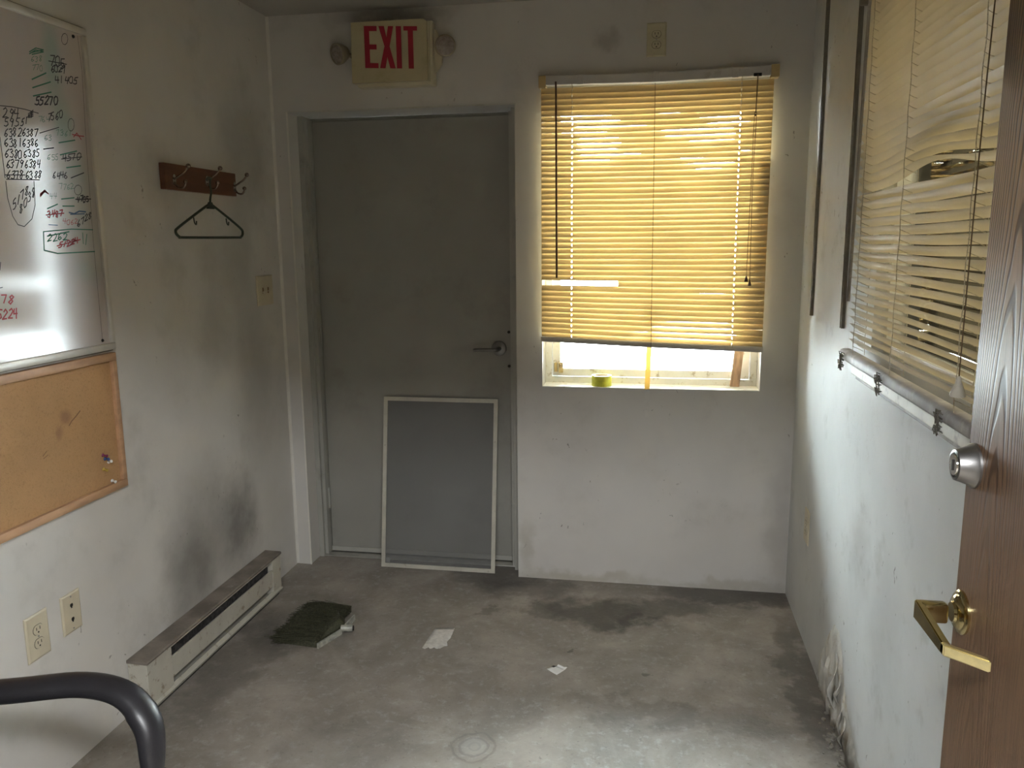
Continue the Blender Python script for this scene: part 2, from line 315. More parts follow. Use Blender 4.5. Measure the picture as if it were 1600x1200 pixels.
RY0, RY1, RZ0, RZ1 = -1.98, -1.10, 1.19, 2.10         # inner window in the right wall
b = MB(); b.box(W, W+.12, RY1, 0, 0, H); b.box(W, W+.12, -3.32, RY0, 0, H); b.box(W, W+.12, RY0, RY1, 0, RZ0); b.box(W, W+.12, RY0, RY1, RZ1, H)
bmesh.ops.remove_doubles(b.bm, verts=b.bm.verts, dist=1e-5)
wr_ = struct(b.build('wall_right', wall_r))
b = MB(); b.box(-.12, 1.15, -3.32, -3.20, 0, H); b.box(1.15, 2.10, -3.32, -3.20, 2.06, H); b.box(2.10, W, -3.32, -3.20, 0, H)
struct(b.build('wall_front', wall_b))
struct(B(-1.6, -1.5, -6.4, -3.32, 0, H).build('wall_hall_left', hall_m)); struct(B(-1.5, 5.3, -6.4, -6.3, 0, H).build('wall_hall_front', hall_m)); struct(B(5.3, 5.4, -6.4, 0, 0, H).build('wall_hall_right', shop_m))
struct(B(-1.5, -.12, -3.42, -3.32, 0, H).build('wall_hall_back', hall_m))
struct(B(W+.12, 5.3, -3.42, -3.32, 0, H).build('wall_light_stop', shop_m))  # unseen partition, added to keep the side room fill light out of the hall
# caulk beads and paper trim that run up the corners
struct(MB().prism([(0, 0, .004), (.010, 0, .004), (.004, -.004, .004), (0, -.010, .004)], (0, 0, H-.006)).build('trim_1', bead_m))
# peeled, swollen plaster at the foot of the right wall
b = MB(); ny, nz_ = 70, 40; G = []
for i in range(ny+1):
    row = []
    for j in range(nz_+1):
        y = -1.42+.72*i/ny; z = .004+.30*j/nz_
        c = -.98-.75*(z-.12)*0+ .0; hh = .08+.24*math.exp(-((y+.93)/.16)**2)
        k = max(0, min(1, (hh-z)/.05))*max(0, min(1, (y+1.42)/.1))*max(0, min(1, (-.70-y)/.06))
        d = .003+.010*abs(noise.noise((y*34, z*5, 1)))+.012*abs(noise.noise((y*14, z*11, 4)))+.012*max(0, noise.noise((y*60, z*9, 8)))
        row.append(b.bm.verts.new((W+.002-k*d, y, z)))
    G.append(row)
for i in range(ny):
    for j in range(nz_): b.bm.faces.new((G[i][j], G[i+1][j], G[i+1][j+1], G[i][j+1]))
b.build('swollen_plaster', plaster_m, wr_, smooth=40)
for (y, z0, z1, w, cu) in ((-.965, .05, .24, .03, .030), (-1.02, .10, .20, .022, .022), (-.90, .02, .12, .018, .014), (-1.10, .01, .11, .03, .025), (-1.06, .02, .16, .02, .016)):
    b = MB(); rows = []
    for k in range(9):
        t = k/8; z = z0+(z1-z0)*t; lift = cu*math.sin(math.pi*min(1, t*1.1))*(.7+.3*math.sin(5*t)); wk = w*(.35+.65*math.sin(math.pi*(.15+.7*t)))
        rows.append([b.bm.verts.new((W-.004, y+.01*math.sin(9*t), z)), b.bm.verts.new((W-.004-lift*.6, y-wk*.6+.01*math.sin(9*t), z)), b.bm.verts.new((W-.004-lift, y-wk+.012*math.sin(7*t), z+.004))])
    for k in range(8):
        for q in range(2): b.bm.faces.new((rows[k][q], rows[k+1][q], rows[k+1][q+1], rows[k][q+1]))
    o = b.build('paint_flap', plaster_m, wr_, smooth=60); md = o.modifiers.new('t', 'SOLIDIFY'); md.thickness = .0015
b = MB()
for k in range(90):
    y = -1.20+random.gauss(0, .12); x = W-.004-abs(random.gauss(0, .022)); s_ = random.uniform(.002, .007)
    b.box(x-s_, x+s_, y-s_, y+s_*.8, 0, s_*1.2, rot=Matrix.Rotation(random.random()*3, 4, 'Z'))
o = b.build('plaster_crumbs', plaster_m); o['kind'] = 'stuff'; tag(o, 'plaster crumbs fallen along the foot of the right wall', 'rubble')

# ---------------------------------------------------------------- grey exterior door with its steel frame (door_1)
d1 = sempty('door_1', (.57, .16, 0))
B(.112, 1.010, .16, .205, .016, 2.030, bev=.0015).build('door_slab', doorg_m, d1)
b = MB(); b.box(DX0+.001, .094, .098, .20, 0, DZ-.001); b.box(.094, .108, .118, .20, 0, DZ-.01); b.box(1.018, 1.034, .105, .20, 0, DZ-.01); b.box(1.034, 1.0616, .075, .20, 0, DZ-.001); b.box(.094, 1.034, .185, .20, 2.031, DZ-.001)
b.box(.09, .125, .206, .235, 0, DZ-.001); b.box(.998, 1.06, .206, .235, 0, DZ-.001); b.box(.125, .998, .206, .235, 2.02, DZ-.001); b.build('door_frame', frame_m, d1)
MB().box(.094, 1.034, .10, .235, 0.0005, .008, bev=.002).box(.1, 1.03, .206, .235, .0005, .03).build('threshold', alu_m, d1)
B(.112, 1.010, .150, .16, .012, .035, bev=.002).build('door_sweep', frame_m, d1)
lv = MB(); lv.lathe([(.0, 0), (.034, 0), (.034, .006), (.028, .010), (.0, .010)], (.956, .16, 1.020), (0, -1, 0)).build('handle_rose', lev_m, d1, smooth=40)
MB().tube(smoothpath([(.956, .15, 1.02), (.956, .105, 1.02), (.940, .095, 1.021), (.885, .098, 1.020), (.850, .104, 1.017)], 5), [.012]*10+[.010]*10+[.008], 10, flat=.8).build('lever', lev_m, d1, smooth=50)
for z in (1.094, .939): MB().lathe([(0, 0), (.0065, 0), (.0065, .004), (0, .004)], (1.001, .160, z), (0, -1, 0), 12).build('bolt_hole', dark_m, d1)
for z in (1.82, 1.08, .28):
    MB().tube([(.1095, .152, z-.05), (.1095, .152, z+.05)], .0055, 8).build('hinge', frame_m, d1)
# ragged paint edge trim left of the door: the wall return
struct(B(.0665, .0735, -.0035, .0, 0, 2.051).build('trim_2', bead_m)); struct(B(.0665, 1.066, -.0035, 0, 2.046, 2.052).build('trim_3', trim_m))

# ---------------------------------------------------------------- window in the back wall (window_1)
w1 = sempty('window_1', ((WX0+WX1)/2, .1, WZ0))
def ring(b, x0, x1, z0, z1, y0, y1, t):
    b.box(x0, x1, y0, y1, z0, z0+t); b.box(x0, x1, y0, y1, z1-t, z1); b.box(x0, x0+t, y0, y1, z0+t, z1-t); b.box(x1-t, x1, y0, y1, z0+t, z1-t); return b
ring(MB(), WX0+.001, WX1-.001, WZ0+.001, WZ1-.001, .105, .19, .028).build('window_frame', vinyl_m, w1)
ring(MB(), WX0+.032, WX1-.032, WZ0+.032, WZ1-.032, .118, .165, .032).build('sash', vinyl_m, w1)
B(WX0+.062, WX1-.062, .139, .143, WZ0+.062, WZ1-.062).build('pane', glass_m, w1)
B(WX0+.001, WX1-.001, 0.002, .105, WZ0, WZ0+.003).build('sill_board', sill_m, w1)
b = B(1.212, 1.226, .108, .118, .925, .965, bev=.002); b.build('sash_keeper', tan_m, w1)
b = B(1.232, 1.252, .100, .118, .922, .968, bev=.003); b.tube([(1.242, .10, .945), (1.242, .088, .950), (1.242, .085, .962)], .003, 6); b.build('latch', tan_m, w1)
struct(B(WX0-.3, 5.4, .24, 14, -.3, -.15).build('floor_outside', asph_m))

# ---------------------------------------------------------------- slats and blinds
def slat_mesh(name, L0, L1, fz, ft, holes, base_y, wid=.025, mtl=None, axis='x', sgn=1, step=.014, inward=-1):
    """one curved slat: fz(t) height, ft(t) tilt in degrees along its length; holes: where the cords pass"""
    ts = [L0]; t = L0
    while t < L1-step*.6:
        t += step; ts.append(min(t, L1))
    ts[-1] = L1
    for h in holes: ts = [q for q in ts if abs(q-h) > .004]+[h-.0018, h+.0018]
    ts = sorted(q for q in ts if L0 <= q <= L1); prof = (-.5, -.17, .17, .5); b = MB(); rows = []
    for t in ts:
        th = math.radians(ft(t)); row = []
        for q in prof:
            cz = (1-(2*q)**2)*.0022
            dz = q*wid*math.sin(th)+cz*math.cos(th); dn = -q*wid*math.cos(th)+cz*math.sin(th)   # dn > 0 towards the room
            if axis == 'x': row.append(b.bm.verts.new((t, base_y-dn, fz(t)+dz)))
            else: row.append(b.bm.verts.new((base_y-dn, t, fz(t)+dz)))
        rows.append(row)
    for i in range(len(rows)-1):
        mid = (ts[i]+ts[i+1])/2
        for q in range(3):
            if q == 1 and any(abs(mid-h) < .0018 for h in holes): continue
            b.bm.faces.new((rows[i][q], rows[i+1][q], rows[i+1][q+1], rows[i][q+1]))
    return b
bl = thing('window_blind', (1.63, -.03, 2.12), 'yellowed horizontal slat blind lowered over the back wall window, glowing with daylight', 'blind')
by = -.030
b = MB(); b.prism([(1.175, -.045, 2.110), (1.175, -.005, 2.110), (1.175, -.005, 2.143), (1.175, -.045, 2.143)], (.45, 0, -.006)); b.prism([(1.625, -.045, 2.104), (1.625, -.005, 2.104), (1.625, -.005, 2.137), (1.625, -.045, 2.137)], (.46, 0, .008))
b.build('head_rail', rail_m, bl)
for x0, x1, z in ((1.168, 1.197, 2.098), (2.062, 2.093, 2.103)): B(x0, x1, -.050, -.001, z, z+.046, bev=.002).build('mounting_bracket', tan_m, bl)
for x in (1.335, 1.632, 1.93): B(x-.012, x+.012, -.048, -.044, 2.106, 2.144, bev=.001).build('rail_clip', rail_m, bl)
NS, ZT = 46, 2.088; LAD = (1.302, 1.956)
def rail_z(x): return 1.092-.034*max(0, (x-1.175)/.90)**1.15-.004*math.sin((x-1.17)/.9*math.pi)
opens = {5: [(1.245, 1.48)], 6: [(1.30, 1.48), (1.85, 1.945)], 7: [(1.32, 1.46), (1.73, 1.945)], 8: [(1.66, 1.94)], 9: [(1.325, 1.50), (1.67, 1.94)], 10: [(1.325, 1.48), (1.77, 1.85)], 11: [(1.32, 1.57)], 12: [(1.32, 1.50), (1.97, 2.07)], 13: [(1.33, 1.46), (1.73, 1.94)],
         14: [(1.80, 1.94)], 21: [(1.97, 2.03)], 38: [(2.03, 2.08)], 42: [(2.02, 2.08), (1.65, 1.95)], 43: [(1.60, 1.95)], 44: [(1.55, 1.95)]}
for i in range(NS):
    u_ = i/(NS-1); ph = random.uniform(0, 6); am = random.uniform(.0002, .0008)
    def fz(x, i=i, u_=u_, ph=ph, am=am):
        top = ZT-.0225*0; base = ZT-i*(ZT-1.108)/(NS-1)
        tail = max(0, (u_-.55)/.45)**1.5*(rail_z(x)+.014-1.108)
        sag = -.004*math.sin((x-1.17)/.92*math.pi)*(1-u_)
        return base+tail+sag+am*math.sin(x*14+ph)
    o0 = opens.get(i, []); tb = 72+random.uniform(-3, 3)
    def ft(x, o0=o0, tb=tb, i=i, ph=ph):
        t = tb+2.0*math.sin(x*9+ph)
        for a, c in o0:
            k = max(0, min(1, (x-a)/.03+.5))*max(0, min(1, (c-x)/.03+.5)); t -= k*(11 if i < 40 else 18)
        if x < 1.235 and i > 4: t -= 7
        return t
    x0 = 1.176; x1 = 2.076-.0*i
    if i == 35: x0 = 1.492
    o = slat_mesh('slat', x0, x1, fz, ft, LAD, by).build('slat', slat_m, bl, smooth=60, recalc=False)
b = MB(); rows = []
for k in range(41):
    x = 1.174+.904*k/40; z = rail_z(x)-.002
    rows.append([b.bm.verts.new((x, by+dy, z+dz)) for dy, dz in ((-.013, -.012), (-.016, .0), (-.010, .010), (.010, .010), (.016, 0), (.013, -.012))])
for i in range(40):
    for q in range(6): b.bm.faces.new((rows[i][q], rows[i][(q+1) % 6], rows[i+1][(q+1) % 6], rows[i+1][q]))
b.bm.faces.new(rows[0]); b.bm.faces.new(rows[-1][::-1]); b.build('bottom_rail', rail_m, bl, smooth=50)
for x in LAD:
    for dy in (-.0145, .0145):
        b = MB(); b.tube([(x+.0015*math.sin(k*1.7), by+dy, 2.11-k*(2.11-rail_z(x))/60) for k in range(61)], .0011, 6); b.build('ladder_cord', cord_m, bl)
MB().tube([(1.628, by-.0155, 2.10), (1.632, by-.0165, rail_z(1.63)-.01)], .0010, 6).build('ladder_cord', cordd_m, bl)
b = MB(); b.tube([(1.238, -.052, 2.118), (1.239, -.054, 2.09), (1.2425, -.056, 1.345)], .0042, 6); b.tube([(1.238, -.040, 2.122), (1.238, -.052, 2.118)], .0025, 6); b.build('tilt_wand', wand_m, bl, smooth=40)
B(1.998, 2.028, -.048, -.044, 2.108, 2.120, bev=.001).build('cord_lock', dark_m, bl)
MB().tube(smoothpath([(2.012, -.050, 2.115), (2.010, -.052, 1.98), (2.006, -.052, 1.955), (2.004, -.052, 1.70), (2.000, -.052, 1.352)]), .0011, 6).build('pull_cord', cordd_m, bl)
MB().tube(smoothpath([(2.015, -.050, 2.115), (2.012, -.052, 1.98), (2.014, -.052, 1.955), (2.010, -.052, 1.70), (2.014, -.052, 1.335)]), .0011, 6).build('pull_cord', cordd_m, bl)
MB().ball((2.010, -.052, 1.965), .0045, 8).build('cord_knot', cordd_m, bl)
for x, z in ((2.000, 1.352), (2.014, 1.336)): MB().lathe([(.0025, 0), (.0035, -.006), (.0075, -.022), (.007, -.024), (.0, -.024)], (x, -.052, z), (0, 0, 1), 12).build('tassel', wand_m, bl, smooth=40)

# cream blind over the inner window of the right wall
b2 = thing('window_blind', (W-.04, -1.5, 2.12), 'cream slat blind with a buckled gap, hanging on the right wall beside the wooden door', 'blind')
bx = W-.045; Y0, Y1 = -1.99, -1.045
B(bx-.02, bx+.02, Y0, Y1, 2.105, 2.145, bev=.002).build('head_rail', rail_m, b2)
B(bx-.024, bx+.024, Y1, Y1+.012, 2.09, 2.15, bev=.002).build('mounting_bracket', std_m, b2)
N2 = 42; LAD2 = (-1.155, -1.50, -1.90); P2 = .0215
for i in range(N2):
    z0 = 2.092-i*P2; ph = random.uniform(0, 6); op = i >= 23
    def fz(y, i=i, z0=z0, ph=ph):
        d = .0012*math.sin(y*11+ph)
        s_ = (Y1-y)
        if 17 <= i <= 22:                      # the buckled slats, bowed upwards in the middle of their length
            d += .028*math.exp(-((y+1.62)/.24)**2)*(i-16)/6
        if i == 23: d -= .002
        if i > 36: d += (i-36)*.0015
        return z0+d
    tb = -52+random.uniform(-2, 2)-(14 if i < 17 else 0)
    def ft(y, i=i, tb=tb, op=op):
        t = tb
        if 19 <= i <= 22: t += (i-18)*9*math.exp(-((y+1.62)/.30)**2)
        if op: t += 5*max(0, min(1, (-1.45-y)/.4))
        if y > -1.09: t += 14
        return t
    slat_mesh('slat', Y0+.004, Y1+.003+random.uniform(-.003, .003), fz, ft, (), bx, axis='y', step=.03).build('slat', slat2_m, b2, smooth=60, recalc=False)
MB().box(bx-.018, bx+.016, Y0, -1.012, 1.160, 1.190, bev=.009).build('bottom_rail', ledged_m, b2, smooth=50)
for y in LAD2:
    for dx in (-.0145, .0145):
        MB().tube([(bx+dx, y+.003*math.sin(k*.9), 2.11-k*.92/60) for k in range(61)], .0008, 6).build('ladder_cord', cord_m, b2)
    b = MB()
    for k in range(N2): 
        z = 2.087-k*P2; b.tube([(bx-.0145, y+.003, z+.006), (bx-.002, y+.009, z+.001), (bx+.012, y, z-.006)], .0006, 4)
    b.build('ladder_rungs', cord_m, b2)
MB().tube([(bx-.020, -1.135, 2.10), (bx-.024, -1.14, 2.06), (bx-.028, -1.130, 1.33)], .0045, 6).build('tilt_wand', ledged_m, b2, smooth=40)
MB().tube(smoothpath([(bx-.020, -1.955, 2.10), (bx-.026, -1.95, 1.7), (bx-.026, -1.945, 1.262)]), .0011, 6).build('pull_cord', cordd_m, b2)
MB().lathe([(.003, 0), (.004, -.006), (.013, -.032), (.012, -.035), (.0, -.035)], (bx-.026, -1.945, 1.262), (0, 0, 1), 16).build('tassel', ledge_m, b2, smooth=40)
for y in (-1.075, -1.45, -1.86):
    b = MB()
    for k in range(26):
        zz = 1.185-random.random()*.042; yy = y+random.gauss(0, .006); xx = bx-.021-random.random()*.006
        b.tube([(xx+.004, yy, zz), (xx-.004, yy+random.uniform(-.008, .008), zz+.004), (xx-.002, yy+random.uniform(-.012, .012), zz-.008)], .0012, 4)
    b.build('frayed_cord', lint_m, b2)
# inner window (window_2)
w2 = sempty('window_2', (W+.06, (RY0+RY1)/2, RZ0))
b = MB(); b.box(W+.03, W+.09, RY0+.001, RY1-.001, RZ0+.001, RZ0+.026); b.box(W+.03, W+.09, RY0+.001, RY1-.001, RZ1-.025, RZ1-.001); b.box(W+.03, W+.09, RY0+.001, RY0+.025, RZ0+.026, RZ1-.025); b.box(W+.03, W+.09, RY1-.025, RY1-.001, RZ0+.026, RZ1-.025)
b.build('window_frame', trim_m, w2)
B(W+.058, W+.062, RY0+.02, RY1-.02, RZ0+.02, RZ1-.02).build('pane', glass_m, w2)
B(W-.044, W, RY0-.02, -1.082, 1.128, 1.160, bev=.003).build('ledge', ledge_m, w2); B(W-.030, W, RY0-.02, -1.075, 1.112, 1.128, bev=.003).build('ledge_moulding', ledged_m, w2)
# what shows of the room beyond
po = [(3.1, -.55), (3.0, -1.02)]
for k, (x, y) in enumerate(po):
    b = MB(); b.box(x-.04, x+.04, y-.045, y+.045, 0, H-.002, bev=.004); b.box(x-.07, x+.07, y-.075, y+.075, 0, .012)
    tag(b.build('steel_post', post_m), ('farther' if k == 0 else 'nearer')+' of two dark steel posts seen through gaps in the cream blind', 'post', 'steel posts beyond the cream blind')
# shelf standards on the right wall
def standard(y, z0, lab):
    b = MB(); b.box(W-.004, W, y-.010, y+.010, z0, H-.01); b.box(W-.010, W-.004, y-.010, y-.007, z0, H-.01); b.box(W-.010, W-.004, y+.007, y+.010, z0, H-.01)
    o = b.build('shelf_standard', std_m); 
    tag(o, lab, 'shelf standard', 'shelf standards on the right wall')
    for k in range(3): MB().lathe([(0, 0), (.004, 0), (.003, .002), (0, .003)], (W-.004, y, z0+.012+k*.5), (-1, 0, 0), 8).build('screw', steel_m, o)
standard(-.262, 1.214, 'narrow metal shelf standard on the right wall, nearest the room corner')
standard(-.765, 1.220, 'narrow metal shelf standard on the right wall, close beside the cream blind')

# ---------------------------------------------------------------- open oak door (door_2)
d2 = sempty('door_2', (2.08, -3.16, .01))
B(2.060, 2.105, -3.165, -2.257, .012, 2.045, bev=.0015).build('door_slab', oak_m, d2)
lr = MB(); lr.lathe([(0, 0), (.030, 0), (.030, .003), (.028, .005), (.024, .0055), (.021, .0095), (.015, .011), (.013, .014), (0, .014)], (2.060, -2.285, .991), (-1, 0, 0), 32); ro = lr.build('handle_rose', brass_m, d2, smooth=40)
lv = MB(); lv.box(2.004, 2.040, -2.297, -2.277, .977, 1.004, bev=.004); lv.build('handle_neck', brass_m, d2, smooth=40)
b = MB(); q_ = [(-2.280, .977, 1.004), (-2.300, .978, 1.003), (-2.385, .981, .997), (-2.397, .982, .996)]; rr_ = [[b.bm.verts.new(v) for v in ((2.000, y, z0), (2.010, y, z0), (2.010, y, z1), (2.000, y, z1))] for y, z0, z1 in q_]
for k in range(3):
    for j in range(4): b.bm.faces.new((rr_[k][j], rr_[k][(j+1) % 4], rr_[k+1][(j+1) % 4], rr_[k+1][j]))
b.bm.faces.new(rr_[0]); b.bm.faces.new(rr_[-1][::-1]); bmesh.ops.bevel(b.bm, geom=list(b.bm.edges), offset=.0015, segments=2, affect='EDGES'); b.build('lever', brass_m, d2, smooth=40)
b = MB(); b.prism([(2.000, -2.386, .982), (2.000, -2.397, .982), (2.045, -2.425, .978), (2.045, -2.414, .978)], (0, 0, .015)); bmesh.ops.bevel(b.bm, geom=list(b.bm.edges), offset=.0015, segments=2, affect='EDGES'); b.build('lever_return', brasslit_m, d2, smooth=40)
dk = MB(); dk.lathe([(0, 0), (.030, 0), (.030, .003), (.026, .008), (.0215, .021), (.0205, .024), (.017, .025), (.016, .023), (0, .023)], (2.060, -2.280, 1.196), (-1, 0, 0), 36); dko = dk.build('deadbolt', steel_m, d2, smooth=30)
b = MB(); b.lathe([(0, 0), (.0145, 0), (.0135, .003), (0, .003)], (2.037, -2.280, 1.196), (-1, 0, 0), 24); b.build('lock_cylinder', chrome_m, dko, smooth=40)
B(2.0325, 2.0342, -2.2815, -2.2785, 1.189, 1.203).build('keyhole', dark_m, dko)
B(2.066, 2.099, -2.2575, -2.2555, .93, 1.05, bev=.0005).build('latch_plate', brass_m, d2)
for z in (.3, 1.05, 1.8): MB().tube([(2.102, -3.168, z-.045), (2.102, -3.168, z+.045)], .006, 8).build('hinge', brass_m, d2)

# ---------------------------------------------------------------- exit sign
ex = thing('exit_sign', (.57, -.0, 2.25), 'cream emergency sign with red EXIT letters and two lamp heads above the grey door', 'exit sign')
SR = Matrix.Rotation(math.radians(-1.0), 4, 'Y')
b = MB(); X0, X1, Z0, Z1 = .402, .728, 2.128, 2.374
b.prism([(X0, -.085, Z0+.012), (X1-.006, -.085, Z0+.012), (X1-.006, -.085, Z1-.010), (X1-.018, -.085, Z1), (X0+.004, -.085, Z1)], (0, .020, 0)); b.build('sign_face', mat('cream_sign_plastic', (.50, .44, .27), .4, var=.06, vscale=8, dirt=((.33, .27, .12), 10, .5, .7, .4)), ex)
b = MB(); b.prism([(X0+.004, -.065, Z0+.010), (X1-.002, -.065, Z0+.010), (X1-.002, -.065, Z1-.004), (X0+.004, -.065, Z1-.004)], (0, .010, 0)); b.box(X0+.012, X1+.010, -.055, -.001, Z0, Z1, bev=.004); b.build('housing', mat('cream_housing', (.60, .55, .40), .4, var=.06, vscale=8), ex, smooth=30)
def px_s(px, py): return (.402+(px-546)*.00268+(py-36)*.0, -.0865, 2.372-(py-36+(px-546)*.058)*.00256)
def poly(b, pts, lean=.0):
    b.prism([px_s(*p) for p in pts], (0, .0014, 0))
for L in ([[(568, 40), (576, 40), (576, 103), (568, 103)], [(576, 40), (588, 40), (588, 47.5), (576, 47.5)], [(576, 67.5), (587, 67.5), (587, 75), (576, 75)], [(576, 95.5), (589, 95.5), (589, 103), (576, 103)]],
          [[(591, 40), (599.5, 40), (603, 57), (606, 40), (614, 40), (607.5, 70), (616, 103), (607.5, 103), (603.5, 86), (600, 103), (591.5, 103), (599.5, 70)]],
          [[(618, 40), (626, 40), (626, 103), (618, 103)]],
          [[(630, 40), (651, 40), (651, 46.5), (630, 46.5)], [(636.5, 46.5), (644.5, 46.5), (644.5, 103), (636.5, 103)]]):
    b = MB()
    for pg in L: poly(b, pg)
    b.build('letter', red_m, ex)
for sx, xe, cx, cz, ax in ((-1, X0+.012, .338, 2.262, (-.45, -.75, -.25)), (1, X1+.010, .792, 2.272, (.22, -.93, .05))):
    b = MB(); b.prism([(xe, -.012, Z0+.05), (xe+sx*.030, -.012, Z0+.085), (xe+sx*.036, -.012, Z1-.095), (xe+sx*.008, -.012, Z1-.03), (xe, -.012, Z1-.03)], (0, -.020, 0)); b.build('side_bracket', MATS['cream_housing'], ex)
    ax = Vector(ax).normalized(); c = Vector((cx, -.062, cz))
    b = MB(); b.lathe([(.012, -.046), (.026, -.040), (.040, -.012), (.0425, 0), (.0425, .008), (.038, .010), (.038, .006)], c, ax, 28); b.tube([c-ax*.03, (xe+sx*.014, -.03, cz-.01)], .009, 8); hd = b.build('lamp_head', mat('lamp_housing', (.34, .29, .20), .4), ex, smooth=40)
    MB().lathe([(0, .0), (.037, .004), (.037, .006), (.02, .011), (0, .013)], c, ax, 28).build('lens', lens_m, hd, smooth=60)

# ---------------------------------------------------------------- cover plates
def plate_frame(org, ux, uz, nrm):
    ux, uz, nrm = Vector(ux), Vector(uz), Vector(nrm)
    def P(a, c, d=0.0): return Vector(org)+ux*a+uz*c+nrm*d
    return P
def plate(name, org, ux, nrm, w, h, label, cat, kind, m, group=None):
    P = plate_frame(org, ux, (0, 0, 1), nrm); t = thing(name, org, label, cat, group)
    b = MB(); i_ = .005; e = .0055; out = [P(-w/2, -h/2), P(w/2, -h/2), P(w/2, h/2), P(-w/2, h/2)]; inn = [P(-w/2+i_, -h/2+i_, e), P(w/2-i_, -h/2+i_, e), P(w/2-i_, h/2-i_, e), P(-w/2+i_, h/2-i_, e)]
    mid = [P(-w/2, -h/2, .003), P(w/2, -h/2, .003), P(w/2, h/2, .003), P(-w/2, h/2, .003)]
    R_ = [[b.bm.verts.new(q) for q in g] for g in (out, mid, inn)]
    for a in range(2):
        for k in range(4): b.bm.faces.new((R_[a][k], R_[a][(k+1) % 4], R_[a+1][(k+1) % 4], R_[a+1][k]))
    b.bm.faces.new(R_[2]); b.bm.faces.new(R_[0][::-1]); b.build('cover_plate', m, t)
    def disc(a, c, rw, rh, d0, d1, nm, mm, par, n=20, cut=.86):
        bb = MB(); pts = []
        for k in range(n):
            q = 2*math.pi*k/n; pts.append(P(a+rw*math.cos(q), c+max(-rh*cut, min(rh*cut, rh*math.sin(q))), d0))
        bb.prism(pts, Vector(nrm)*(d1-d0)); return bb.build(nm, mm, par)
    def bar(a, c, ww, hh, d0, d1, nm, mm, par):
        bb = MB(); bb.prism([P(a-ww/2, c-hh/2, d0), P(a+ww/2, c-hh/2, d0), P(a+ww/2, c+hh/2, d0), P(a-ww/2, c+hh/2, d0)], Vector(nrm)*(d1-d0)); return bb.build(nm, mm, par)
    if kind == 'duplex':
        for c in (.0195, -.0195):
            disc(0, c, .0185, .0165, .0052, .0056, 'recess', dark_m, t); rc = disc(0, c, .0172, .0152, .0052, .0070, 'receptacle', m, t)
            for a in (-.0062, .0062): bar(a, c+.003, .0022, .0085, .0070, .0073, 'slot', dark_m, rc)
            disc(0, c-.0075, .0026, .0026, .0070, .0073, 'ground_hole', dark_m, rc, 10, 1)
        disc(0, 0, .0025, .0025, .0052, .0066, 'screw', steel_m, t, 10, 1)
    elif kind == 'jacks':
        for c in (.022, -.020):
            disc(0, c, .0060, .0065, .0052, .0058, 'jack', dark_m, t, 14, .8); bar(0, c-.006, .005, .006, .0052, .0058, 'jack_notch', dark_m, t)
        for c in (.048, -.048): disc(0, c, .0025, .0025, .0052, .0064, 'screw', steel_m, t, 10, 1)
    elif kind == 'toggles':
        for a, up in ((-.023, -1), (.023, 1)):
            bar(a, 0, .0105, .025, .0052, .0058, 'switch_slot', mat('brown_slot', (.20, .12, .05), .6), t)
            b = MB(); b.prism([P(a-.0045, -.006, .0056), P(a+.0045, -.006, .0056), P(a+.004, .003+.0*up, .016), P(a-.004, .003, .016)], P(0, .006*up, .003)-P(0, 0, 0)); b.build('toggle', m, t)
            for c in (.030, -.030): disc(a, c, .0022, .0022, .0052, .0062, 'screw', ivory_m, t, 8, 1)
    return t
plate('power_outlet', (1.629, -.0005, 2.268), (1, 0, 0), (0, -1, 0), .076, .126, 'dingy ivory power outlet high on the back wall above the yellowed blind', 'outlet', 'duplex', ivoryd_m)
plate('power_outlet', (.0005, -1.605, .447), (0, 1, 0), (1, 0, 0), .083, .129, 'ivory power outlet with two sockets on the left wall, nearer the black armchair', 'outlet', 'duplex', ivory_m)
plate('phone_jack_plate', (.0005, -1.473, .453), (0, 1, 0), (1, 0, 0), .076, .117, 'ivory wall plate with two small jacks on the left wall, right of the power outlet', 'jack plate', 'jacks', ivory_m)
plate('light_switch', (.0005, -.167, 1.299), (0, 1, 0), (1, 0, 0), .143, .126, 'ivory double light switch on the left wall beside the grey door', 'light switch', 'toggles', ivory_m)
plate('power_outlet', (W-.0005, -.388, .440), (0, 1, 0), (-1, 0, 0), .080, .126, 'cream power outlet low on the right wall near the corner', 'outlet', 'duplex', ivory_m)

# ---------------------------------------------------------------- whiteboard and corkboard
wbd = thing('whiteboard', (0, -1.85, 1.64), 'wall whiteboard with handwritten numbers and white metal frame, upper left', 'whiteboard')
YA, YB = -2.60, -1.187
B(.001, .012, YA, YB, 1.183, 2.105).build('writing_panel', wb_m, wbd)
b = MB(); t = .021
b.box(.001, .019, YA, YB+.0, 2.105-t, 2.105, bev=.003); b.box(.001, .019, YA, YB, 1.181, 1.181+t, bev=.003); b.box(.001, .019, YB-t, YB, 1.181+t, 2.105-t, bev=.003); b.box(.001, .019, YA, YA+t, 1.181+t, 2.105-t, bev=.003)
b.build('frame', mat('white_metal_frame', (.66, .64, .58), .35, .2, var=.05), wbd, smooth=30)
B(.0005, .004, YA, YB+.004, 1.176, 2.111).build('backing', std_m, wbd)
CAM = Vector((1.6372, -3.4026, 1.4928))
def onboard(px, py, x=.0125):
    d = f + r*((px-800)/1262.46) + u*((600-py)/1262.46); t = (x-CAM.x)/d.x; p = CAM+d*t; return Vector((x, p.y, p.z))
